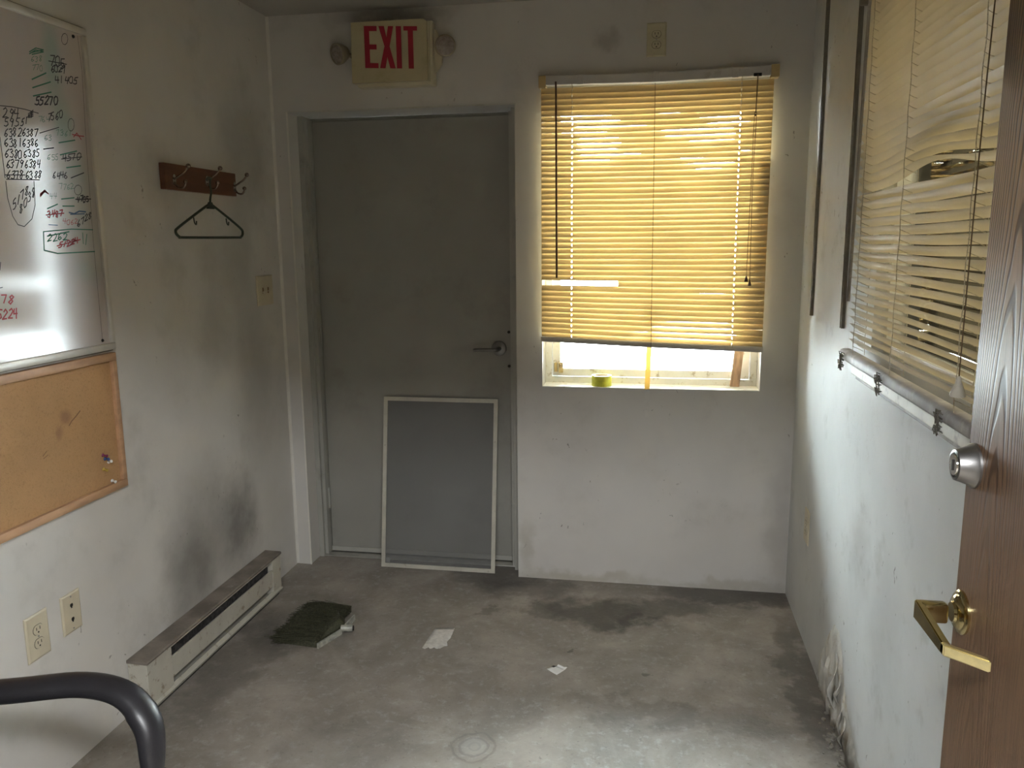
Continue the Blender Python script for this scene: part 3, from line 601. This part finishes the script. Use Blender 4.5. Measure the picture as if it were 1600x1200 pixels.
DG = {'0': [[(.5, 1), (.1, .8), (0, .4), (.3, 0), (.7, .05), (.9, .5), (.8, .9), (.5, 1)]], '1': [[(.5, 1), (.45, 0)]], '2': [[(.1, .8), (.5, 1), (.85, .75), (.5, .35), (.05, 0), (.9, .05)]],
      '3': [[(.1, .9), (.6, 1), (.8, .75), (.4, .55), (.85, .35), (.6, 0), (.1, .1)]], '4': [[(.2, 1), (.1, .45), (.9, .5)], [(.75, 1), (.65, 0)]], '5': [[(.9, 1), (.3, .95), (.2, .6), (.7, .55), (.8, .2), (.4, 0), (.05, .1)]],
      '6': [[(.7, 1), (.25, .7), (.1, .25), (.45, 0), (.8, .25), (.5, .45), (.15, .3)]], '7': [[(.05, .95), (.9, 1), (.45, 0)]], '8': [[(.8, .85), (.45, 1), (.2, .8), (.75, .3), (.5, 0), (.15, .2), (.6, .6), (.8, .85)]],
      '9': [[(.8, .8), (.4, 1), (.15, .7), (.5, .5), (.8, .8), (.7, .4), (.5, 0)]], '-': [[(.1, .5), (.8, .55)]], ' ': [], 'O': [[(.5, 1), (.1, .8), (0, .4), (.3, 0), (.7, .05), (.9, .5), (.8, .9), (.5, 1)]], 'l': [[(.5, 1), (.5, 0)]]}
def stroke(b, pts, w=.0022):
    P_ = [onboard(*p) for p in pts]
    for i in range(len(P_)-1):
        a, c = P_[i], P_[i+1]; dd = (c-a)
        if dd.length < 1e-5: continue
        dd.normalize(); nn = Vector((0, -dd.z, dd.y))*w/2
        a2, c2 = a-dd*w*.3, c+dd*w*.3
        vs = [b.bm.verts.new(q) for q in (a2-nn, c2-nn, c2+nn, a2+nn)]; b.bm.faces.new(vs)
def write(b, s, x, y, cw, ch, sl=0.0, w=.0022, strike=False):
    for k, chh in enumerate(s):
        jx, jy, sk = random.uniform(-.7, .7), random.uniform(-1.2, 1.2), random.uniform(-.12, .30)
        for st in DG.get(chh, []): stroke(b, [(x+jx+k*cw+q[0]*cw*.95+q[1]*sk*cw+random.uniform(-.5, .5), y+jy-q[1]*ch*1.1+(k*cw+q[0]*cw*.8)*sl+random.uniform(-.6, .6)) for q in st], w*1.25)
    if strike: stroke(b, [(x-2, y-ch*.45), (x+len(s)*cw+2, y-ch*.5+len(s)*cw*sl)], w*1.1)
bk, bgn, brd, bbl = MB(), MB(), MB(), MB()
write(bk, '705', 78, 102, 8, 15, .25, strike=True); write(bk, '6027', 80, 113, 6, 11, .05); write(bk, '41405', 86, 129, 7, 10, .1); write(bk, '55270', 54, 164, 7.5, 12, -.03, .003)
write(bk, '294', 4, 183, 9, 13, .1); write(bk, '595', 6, 197, 8, 12, 0); write(bk, '51', 32, 197, 6, 10, -.5); write(bk, '7560', 74, 190, 6, 11, -.25)
for k, (a, c) in enumerate((('6382', '6387'), ('6381', '6386'), ('6380', '6385'), ('6379', '6384'), ('6378', '6388'))):
    write(bk, a, 6+k*.8, 213+k*16.4, 7, 12, .03, strike=(k == 4)); write(bk, c, 34+k*1.5, 213+k*16.6, 6.2, 11, -.03)
write(bk, '6446', 82, 280, 6, 9, -.1); write(bk, '4570', 98, 253, 7, 10, -.1, strike=True); write(bk, '4705', 120, 315, 5, 8, 0, .003, strike=True); write(bk, '6728', 121, 356, 5.5, 9, -.8)
write(bk, '5178', 20, 330, 6, 13, -1.2); write(bk, '8038', 31, 336, 6, 13, -1.4)
stroke(bk, [(0, 165), (20, 167), (40, 171), (60, 177)]); stroke(bk, [(0, 214), (8, 278)]); stroke(bk, [(10, 280), (62, 281)], .0025)
stroke(bk, [(9, 283), (12, 310), (20, 338), (28, 351), (38, 354), (50, 342), (55, 320), (53, 283)]); stroke(bk, [(1, 410), (0, 422)]); stroke(bk, [(0, 450), (4, 449)])
for k in range(4): stroke(bk, [(42+k*2, 184), (52, 172+k*3), (44, 178+k*2)], .002)
stroke(bk, [(62, 208), (92, 199)]); stroke(bk, [(68, 233), (84, 231)], .003); stroke(bk, [(111, 278), (131, 270)], .003)
for (cx_, cy_, a, c) in ((101, 61, 5, 9), (111, 195, 5, 10), (122, 297, 6, 8)): stroke(bk, [(cx_+a*math.cos(q*.7), cy_+c*math.sin(q*.7)) for q in range(10)], .0016)
stroke(bk, [(121, 56), (128, 110), (135, 230), (146, 380), (160, 530)], .0012)
for y_ in (78, 81): stroke(bgn, [(46, y_+3), (56, y_-3), (68, y_), (50, y_+4)], .0028)
for (a, c) in (((51, 137), (79, 128)), ((50, 124), (72, 114)), ((52, 150), (80, 144)), ((92, 223), (117, 219)), ((94, 242), (120, 236)), ((96, 311), (116, 309)), ((74, 326), (90, 319)), ((98, 322), (116, 322)), ((74, 369), (108, 362)), ((104, 262), (126, 259))): stroke(bgn, [a, c], .0035)
write(bgn, '2262', 74, 378, 8, 10, -.1, .0025); stroke(bgn, [(68, 362), (69, 391), (90, 396), (148, 393)], .0035); stroke(bgn, [(68, 362), (112, 358), (145, 359)], .003); write(bgn, 'll', 128, 381, 4, 15, 0)
for (x, y, s_) in ((48, 97, '638'), (49, 110, '770'), (60, 190, '764'), (88, 212, '7361'), (70, 220, '63'), (74, 250, '655'), (92, 296, '7762'), (78, 310, '44')): write(bgn, s_, x, y, 6, 8, 0, .0010)
write(brd, '78', 2, 474, 10, 12, 0, .0032); write(brd, '5224', -4, 498, 8, 14, 0, .0032); write(brd, '3487', 74, 340, 6, 9, -.1, .003, strike=True); write(brd, '51224', 91, 388, 6.5, 8, -.3, .003, strike=True)
stroke(brd, [(113, 210), (121, 212), (131, 213)], .003); stroke(brd, [(115, 214), (120, 208), (127, 218)], .003); write(brd, '4062', 98, 350, 6, 7, 0, .0012)
for k in range(5): stroke(brd, [(63, 303+k), (70, 297+k*.6), (76, 303)], .003)
stroke(bbl, [(108, 332), (116, 334), (124, 330), (134, 331)], .004); stroke(bbl, [(110, 335), (132, 334)], .003); stroke(bbl, [(76, 351), (90, 352)], .002)
for b_, m_, nm in ((bk, ink_k, 'black_writing'), (bgn, ink_g, 'green_writing'), (brd, ink_r, 'red_writing'), (bbl, ink_b, 'blue_scribble')): b_.build(nm, m_, wbd, recalc=False)['kind'] = 'stuff'
for px, py in ((114, 57), (160, 532)): MB().lathe([(0, 0), (.005, 0), (.004, .003), (0, .004)], onboard(px, py, .012), (1, 0, 0), 10).build('screw', dark_m, wbd)

cb = thing('cork_board', (0, -1.85, .95), 'cork pin board with an oak frame under the whiteboard', 'pin board')
B(.001, .008, YA, -1.20, .76, 1.165).build('cork_panel', cork_m, cb)
b = MB(); t = .024; zt = 1.172
b.box(.001, .020, YA, -1.193, .749, .749+t, bev=.002); b.box(.001, .020, YA, -1.193, zt-t, zt, bev=.002); b.box(.001, .020, -1.193-t*.8, -1.193, .749+t, zt-t, bev=.002); b.box(.001, .020, YA, YA+t, .749+t, zt-t, bev=.002)
b.build('frame', oakframe_m, cb, smooth=30)
b = MB(); stroke(b, [(110, 665), (114, 658), (121, 650), (127, 642)], .004); stroke(b, [(69, 713), (75, 705)], .0025); stroke(b, [(70, 717), (77, 711)], .002)
for v in b.bm.verts: v.co.x = .0086
b.build('scratch', mat('cork_scratch', (.22, .12, .06), .9), cb, recalc=False)['kind'] = 'stuff'
pins = [((163, 711), (.20, .03, .10), 'dark red'), ((167, 717), (.04, .09, .25), 'blue'), ((173, 722), (.75, .74, .70), 'clear'), ((165, 733), (.50, .36, .08), 'gold coloured'), ((178, 751), (.78, .78, .76), 'white')]
for (px, py), col, nm in pins:
    p = onboard(px, py, .016); m_ = mat('pin_'+nm.replace(' ', '_'), col, .25)
    t = thing('push_pin', (.008, p.y, p.z), nm+' push pin in the lower right corner of the cork board', 'push pin', 'push pins on the cork board')
    dr = Vector((1, random.uniform(-.4, .2), random.uniform(-.3, .3))).normalized()
    MB().lathe([(0, .002), (.0055, .002), (.005, .004), (.0028, .006), (.003, .012), (.0048, .015), (.0045, .017), (0, .017)], (.008, p.y, p.z), dr, 12).build('head', m_, t, smooth=40)
    MB().tube([(.006, p.y, p.z), Vector((.008, p.y, p.z))+dr*.003], .0006, 5).build('needle', chrome_m, t)

# ---------------------------------------------------------------- coat rack and hanger
cr = thing('coat_rack', (0, -.62, 1.72), 'dark wooden board coat rack with three chrome double hooks on the left wall', 'coat rack')
B(.001, .021, -.862, -.388, 1.678, 1.765, bev=.002).build('board', rackwood_m, cr)
for (y, z) in ((-.812, 1.712), (-.603, 1.722), (-.405, 1.714)):
    b = MB(); b.prism([(.021, y+.010*math.cos(q*.524), z+.019*math.sin(q*.524)) for q in range(12)], (.003, 0, 0)); h_ = b.build('hook_plate', chrome_m, cr)
    b = MB(); b.tube(smoothpath([(.023, y, z+.002), (.040, y+.002, z+.012), (.060, y+.006, z+.026), (.070, y+.010, z+.040)], 4), .0035, 8); b.ball((.072, y+.011, z+.045), .0085); b.build('upper_prong', nick_m, h_, smooth=60)
    b = MB(); b.tube(smoothpath([(.023, y, z-.008), (.035, y, z-.024), (.052, y, z-.028), (.062, y, z-.018), (.064, y, z-.010)], 4), .0035, 8); b.ball((.064, y, z-.007), .0075); b.build('lower_prong', nick_m, h_, smooth=60)
hg = thing('clothes_hanger', (.05, -.64, 1.70), 'dark green plastic clothes hanger on the middle hook of the coat rack', 'hanger')
A = Vector((.055, -.648, 1.640)); Lc = Vector((.052, -.868, 1.533)); Rc = Vector((.066, -.452, 1.535))
b = MB(); b.tube(smoothpath([A+Vector((0, .0, -.004)), A+Vector((0, -.03, -.012)), Lc+Vector((0, .02, .022)), Lc+Vector((0, -.006, .004)), Lc+Vector((0, .012, -.012)), Lc+Vector((0, .05, -.015)), Rc+Vector((0, -.05, -.016)), Rc+Vector((0, -.010, -.014)), Rc+Vector((0, .007, .002)), Rc+Vector((0, -.018, .024)), A+Vector((0, .03, -.012)), A+Vector((0, 0, -.004))], 5), .0048, 8)
b.prism([A+Vector((-.004, -.022, -.020)), A+Vector((-.004, .022, -.020)), A+Vector((-.004, .008, .004)), A+Vector((-.004, -.008, .004))], (.008, 0, 0)); b.build('hanger_body', hanger_m, hg, smooth=50)
MB().tube(smoothpath([A, A+Vector((0, .003, .016)), A+Vector((0, .012, .040)), A+Vector((-.004, .016, .064)), A+Vector((-.004, .018, .082)), A+Vector((-.0, .028-.01, .090)), A+Vector((0, -.004, .090)), A+Vector((0, -.012, .082))], 5), .0038, 8).build('hanger_hook', hanger_m, hg, smooth=50)
for y, z in ((-.765, 1.583), (-.545, 1.585)): MB().tube(smoothpath([(.056, y, z+.004), (.058, y, z-.014), (.058, y+.010, z-.020), (.058, y+.013, z-.008)], 4), .0024, 6).build('strap_notch', hanger_m, hg, smooth=50)

# ---------------------------------------------------------------- baseboard heater
ht = thing('baseboard_heater', (.035, -.78, 0), 'cream electric baseboard heater with grimy top along the left wall', 'heater')
ya, yb = -1.257, -.312
B(.001, .008, ya+.002, yb-.002, .012, .178).build('back_panel', heat_m, ht)
b = MB(); b.prism([(.001, ya-.003, .176), (.074, ya-.003, .174), (.076, ya-.003, .180), (.072, ya-.003, .185), (.001, ya-.003, .186)], (0, yb-ya+.006, 0)); b.build('top_cover', heattop_m, ht)
for y0, y1 in ((ya, ya+.135), (yb-.075, yb)): B(.002, .070, y0, y1, .022, .1745, bev=.002).build('end_cap', heat_m, ht)
B(.062, .069, ya+.136, yb-.076, .058, .130, bev=.001).build('front_panel', heat_m, ht)
b = MB(); b.prism([(.052, ya+.136, .1745), (.069, ya+.136, .1745), (.069, ya+.136, .165), (.066, ya+.136, .165)], (0, yb-ya-.212, 0)); b.build('upper_lip', heat_m, ht)
b = MB()
for k in range(110): yy = ya+.14+k*(yb-ya-.225)/110; b.box(.012, .056, yy, yy+.0012, .062, .150)
b.tube([(.034, ya+.13, .105), (.034, yb-.07, .105)], .008, 8); o = b.build('heating_fins', slot_m, ht); o['kind'] = 'stuff'
b = MB(); b.prism([(.009, ya, .012), (.072, ya, .012), (.076, ya, .022), (.066, ya, .036), (.062, ya, .034), (.068, ya, .022), (.009, ya, .018)], (0, yb-ya, 0)); b.build('bottom_rail', heat_m, ht)
B(.002, .066, ya+.02, yb-.02, 0, .012).build('foot_channel', slot_m, ht)

# ---------------------------------------------------------------- insect screen leaning on the door
sc = thing('insect_screen', (.68, .03, 0), 'white framed insect window screen leaning against the grey door', 'window screen')
zt = .786; L = math.hypot(zt, .125); an = math.atan2(.125, zt)
def sp(x, s_, n=0.0): return Vector((x, .018+s_*math.sin(an)-n*math.cos(an), .0022+s_*math.cos(an)+n*math.sin(an)))
def sbox(x0, x1, s0, s1, n0, n1, b):
    vs = [b.bm.verts.new(sp(x, s_, n)) for x in (x0, x1) for s_ in (s0, s1) for n in (n0, n1)]
    for q in ((0, 1, 3, 2), (4, 6, 7, 5), (0, 4, 5, 1), (2, 3, 7, 6), (0, 2, 6, 4), (1, 5, 7, 3)): b.bm.faces.new([vs[i] for i in q])
fw = .0185; xa, xb = .410, .951
scr_m = mat('chipped_white_aluminium', (.56, .54, .46), .4, .1, var=.08, vscale=14, dirt=((.25, .2, .12), 40, .6, .72, .6))
for q in ((xa, xb, 0, fw), (xa, xb, L-fw, L), (xa, xa+fw, fw, L-fw), (xb-fw, xb, fw, L-fw)):
    b = MB(); sbox(q[0], q[1], q[2], q[3], -.004, .005, b); b.build('frame_bar', scr_m, sc)
for (x, s_) in ((xa, 0), (xb-fw, 0), (xa, L-fw), (xb-fw, L-fw)):
    b = MB(); sbox(x+.001, x+fw-.001, s_+.001, s_+fw-.001, .005, .0058, b); b.build('corner_piece', scr_m, sc)
b = MB(); vs = [b.bm.verts.new(sp(x, s_, .001)) for x, s_ in ((xa+fw, fw), (xb-fw, fw), (xb-fw, L-fw), (xa+fw, L-fw))]; b.bm.faces.new(vs); b.build('mesh', mesh_m, sc)
b = MB(); sbox(xa+fw+.003, xa+fw+.022, fw+.003, fw+.024, .0012, .0018, b); b.build('sticker', sheer('clear_sticker', (.4, .4, .38), .5), sc)

# ---------------------------------------------------------------- window sill things
tr = thing('tape_roll', (1.425, .052, .879), 'yellow roll of tape standing on the window sill', 'tape roll')
b = MB(); n = 40; Rr = [(.0425, 0), (.0425, .044), (.033, .044), (.033, 0)]; rg = []
for (rd, h) in Rr: rg.append([b.bm.verts.new((1.425+rd*math.cos(2*math.pi*k/n), .052+rd*math.sin(2*math.pi*k/n), .8795+h)) for k in range(n)])
for i in range(4):
    for k in range(n): b.bm.faces.new((rg[i][k], rg[i][(k+1) % n], rg[(i+1) % 4][(k+1) % n], rg[(i+1) % 4][k]))
b.build('tape_winding', yel_m, tr, smooth=40)
b = MB(); rg = []
for (rd, h) in [(.0328, .0), (.0328, .0445), (.0305, .0445), (.0305, .0)]: rg.append([b.bm.verts.new((1.425+rd*math.cos(2*math.pi*k/n), .052+rd*math.sin(2*math.pi*k/n), .8795+h)) for k in range(n)])
for i in range(4):
    for k in range(n): b.bm.faces.new((rg[i][k], rg[i][(k+1) % n], rg[(i+1) % 4][(k+1) % n], rg[(i+1) % 4][k]))
b.build('core', core_m, tr, smooth=40)
tp = thing('masking_tape_strip', (1.62, -.001, .88), 'strip of masking tape hanging over the window sill, its lower end painted over', 'tape')
b = MB(); b.prism([(1.609, -.0035, .8735), (1.631, -.0035, .8735), (1.630, -.0025, .752), (1.611, -.0025, .756)], (0, .0024, 0)); b.build('painted_end', tapep_m, tp)
b = MB(); pr = [(-.0015, .872), (-.003, .90), (-.0028, .98), (-.002, 1.10), (-.001, 1.25)]; rows = []
for k, (y, z) in enumerate(pr): rows.append([b.bm.verts.new((1.609+.005*(z-.87)/.2*1.0+q*.021, y, z)) for q in (0, 1)])
for k in range(len(pr)-1): b.bm.faces.new((rows[k][0], rows[k][1], rows[k+1][1], rows[k+1][0]))
o = b.build('free_end', slat_mat('backlit_tape', (.74, .58, .28), (.8, .6, .25), .5), tp); md = o.modifiers.new('t', 'SOLIDIFY'); md.thickness = .0006
ls = thing('wooden_lath', (1.99, .09, .879), 'rough wooden lath propped upright at the right end of the window sill', 'lath')
b = MB(); n0 = Vector((1.985, .088, .880)); n1 = Vector((2.052, .000, 1.80))
pa = []
for k in range(8):
    t = k/7; c = n0.lerp(n1, t); pa.append([b.bm.verts.new(c+Vector((dx+random.uniform(-.001, .001), dy, 0))) for dx, dy in ((-.019, -.008), (.019, -.008), (.019, .008), (-.019, .008))])
for k in range(7):
    for q in range(4): b.bm.faces.new((pa[k][q], pa[k][(q+1) % 4], pa[k+1][(q+1) % 4], pa[k+1][q]))
b.bm.faces.new(pa[0][::-1]); b.bm.faces.new(pa[-1]); b.build('lath_body', lath_m, ls)

# ---------------------------------------------------------------- brush, papers
br = thing('brush_head', (.33, -.62, 0), 'dark olive brush head lying on the concrete floor near the heater', 'brush')
# bristle block: from the far left edge to the ferrule on the right
Q = [Vector(p) for p in ((.262, -.745, 0), (.420, -.760, 0), (.475, -.600, 0), (.415, -.470, 0), (.300, -.440, 0), (.235, -.520, 0))]
b = MB(); cen = sum(Q, Vector())/6
lo = [b.bm.verts.new(q+Vector((0, 0, .001))) for q in Q]; mi = [b.bm.verts.new(q*0.97+cen*.03+Vector((0, 0, .022))) for q in Q]; hi = [b.bm.verts.new(q*.80+cen*.20+Vector((0, 0, .034+.01*(i == 2)))) for i, q in enumerate(Q)]
for A_, B_ in ((lo, mi), (mi, hi)):
    for k in range(6): b.bm.faces.new((A_[k], A_[(k+1) % 6], B_[(k+1) % 6], B_[k]))
b.bm.faces.new(hi); b.bm.faces.new(lo[::-1])
b.build('bristle_block', bristle_m, br)
b = MB()
for k in range(900):
    t = random.random(); e = random.random(); s0 = Vector((.425, -.755, 0)).lerp(Vector((.452, -.475, 0)), t); s1 = Vector((.245, -.750, 0)).lerp(Vector((.262, -.440, 0)), t)
    s1 = s1+Vector((random.gauss(0, .012), random.gauss(0, .010), 0)); h0 = random.uniform(.012, .040); h1 = random.uniform(.002, .034)
    if random.random() < .12: s1 += Vector((random.uniform(-.02, .05), random.uniform(0, .035)*(1 if t > .6 else 0), 0))
    s0.z, s1.z = h0, h1; md_ = (s0+s1)/2+Vector((0, random.gauss(0, .006), random.uniform(.002, .010)))
    b.tube([s0, md_, s1], .0011, 3)
o = b.build('bristles', bristle_m, br, recalc=False); o['kind'] = 'stuff'
b = MB(); a0 = Vector((.436, -.770, .0)); a1 = Vector((.478, -.575, 0)); 
for k, (p, q, z0, z1, w_) in enumerate(((Vector((.425, -.765, 0)), Vector((.470, -.640, 0)), .001, .022, .007), (Vector((.470, -.628, 0)), Vector((.478, -.520, 0)), .001, .024, .006))):
    dd = (q-p).normalized(); nn = Vector((dd.y, -dd.x, 0))*w_
    b.prism([p+Vector((0, 0, z0)), q+Vector((0, 0, z0)), q+nn+Vector((0, 0, z0)), p+nn+Vector((0, 0, z0))], (0, 0, z1-z0))
b.build('ferrule', ferr_m, br)
b = MB(); b.tube([(.468, -.632, .020), (.512, -.622, .019)], [.013, .014], 12); b.build('handle_socket', ferr_m, br, smooth=40)
b = MB(); b.tube([(.510, -.6225, .019), (.516, -.621, .019)], .0095, 12); b.build('socket_bore', dark_m, br)
def sheet(name, outline, label, mtl, zf, cat='paper', nn=10):
    """paper with a crumpled relief, filled from its outline"""
    b = MB(); vs = [b.bm.verts.new((x, y, .0)) for x, y in outline]; fc = b.bm.faces.new(vs)
    bmesh.ops.triangulate(b.bm, faces=[fc]); bmesh.ops.subdivide_edges(b.bm, edges=list(b.bm.edges), cuts=4, use_grid_fill=True)
    for v in b.bm.verts: v.co.z = .0012+max(0, zf(v.co.x, v.co.y))
    o = b.build(name, mtl, None, smooth=20); md = o.modifiers.new('t', 'SOLIDIFY'); md.thickness = .0004; return o
o1 = [(.820, -.540), (.897, -.528), (.900, -.610), (.893, -.640), (.903, -.668), (.890, -.690), (.872, -.700), (.858, -.692), (.846, -.704), (.836, -.695), (.826, -.706), (.814, -.700), (.816, -.640)]
tag(sheet('crumpled_paper', o1, '', paper_m, lambda x, y: .004*noise.noise((x*40, y*40, 0))+.008*max(0, (-.64-y)/.06)*abs(noise.noise((x*60, y*30, 3)))), 'crumpled grey paper slip with torn edge, lying on the concrete floor', 'paper')
cd = thing('folded_card', (1.33, -.78, 0), 'small white folded card on the floor with a dark spot on its corner', 'paper')
o = sheet('card_sheet', [(1.293, -.783), (1.318, -.752), (1.357, -.775), (1.333, -.817)], '', paperw_m, lambda x, y: .002+.002*noise.noise((x*30, y*30, 0))); o.name = 'card_sheet'; o.parent = cd; o.location = (-1.33, .78, 0)
b = MB(); b.prism([(1.326, -.754, .002), (1.357, -.774, .002), (1.364, -.766, .008), (1.352, -.765, .007), (1.330, -.750, .007)], (.0006, .0006, 0)); b.build('turned_edge', paperw_m, cd)
b = MB(); b.prism([(1.306, -.765, .0052), (1.315, -.757, .0052), (1.326, -.760, .0052), (1.317, -.770, .0052)], (0, 0, .0004)); b.build('dark_spot', dark_m, cd)

# ---------------------------------------------------------------- black armchair (only its far arm and seat edge reach into the picture)
ch = thing('office_chair', (.50, -2.42, 0), 'black office armchair in the lower left foreground, only its arm showing', 'chair')
arm = smoothpath([(.12, -2.245, .640), (.28, -2.210, .648), (.45, -2.168, .657), (.57, -2.135, .661), (.66, -2.135, .648), (.712, -2.150, .605), (.728, -2.165, .550), (.722, -2.165, .500), (.700, -2.165, .455), (.62, -2.20, .430)], 6)
nA = len(arm)
def arm_obj(off):
    pts = [p+Vector(off) for p in arm]
    rad = [.030 if i < nA*.5 else .030-.008*min(1, (i-nA*.55)/(nA*.2)) for i in range(nA)]
    MB().tube(pts, rad, 14, flat=.72).build('arm', black_m, ch, smooth=60)
arm_obj((0, 0, 0)); arm_obj((.10, -.56, 0))
b = MB(); b.box(.30, .80, -2.64, -2.145, .430, .487, bev=.026, rot=Matrix.Rotation(math.radians(14), 4, 'Z')); b.build('seat', fabric_m, ch, smooth=50)
b = MB(); b.box(.16, .24, -2.66, -2.22, .52, 1.02, bev=.032, rot=Matrix.Rotation(math.radians(-8), 4, 'Y')); b.build('backrest', fabric_m, ch, smooth=50)
MB().tube([(.36, -2.44, .40), (.24, -2.44, .44), (.17, -2.44, .56)], .018, 8, flat=.5).build('back_bracket', black_m, ch)
MB().tube([(.52, -2.44, .09), (.52, -2.44, .41)], [.030, .022], 14).build('gas_lift', black_m, ch, smooth=40)
for k in range(5):
    a = math.radians(36+72*k); d = Vector((math.cos(a), math.sin(a), 0)); c = Vector((.52, -2.44, 0))
    MB().tube([c+d*.02+Vector((0, 0, .10)), c+d*.26+Vector((0, 0, .068))], [.026, .015], 8, flat=.7).build('leg', black_m, ch)
    n_ = Vector((-d.y, d.x, 0)); cc = c+d*.262+Vector((0, 0, .026)); MB().lathe([(0, -.018), (.024, -.018), (.026, -.010), (.026, .010), (.024, .018), (0, .018)], cc, n_, 16).build('caster', black_m, ch, smooth=40)

# added boxes around the two unseen fill lights, hall and side room
for nm, L_, lab in (('fill_light_box', HALL, 'added white box around the fill light in the hall behind the doorway'), ('fill_light_box', SHOP, 'added white box around the fill light in the room beyond the right-hand blind')):
    x, y, z = L_.location; hx, hy = L_.data.size/2+.03, L_.data.size_y/2+.03; b = MB(); b.box(x-hx, x+hx, y-hy, y-hy+.03, 2.345, H-.001); b.box(x-hx, x+hx, y+hy-.03, y+hy, 2.345, H-.001); b.box(x-hx, x-hx+.03, y-hy+.03, y+hy-.03, 2.345, H-.001); b.box(x+hx-.03, x+hx, y-hy+.03, y+hy-.03, 2.345, H-.001); b.box(x-hx+.03, x+hx-.03, y-hy+.03, y+hy-.03, 2.39, H-.001)
    tag(b.build(nm, vinyl_m), lab, 'fill light box')
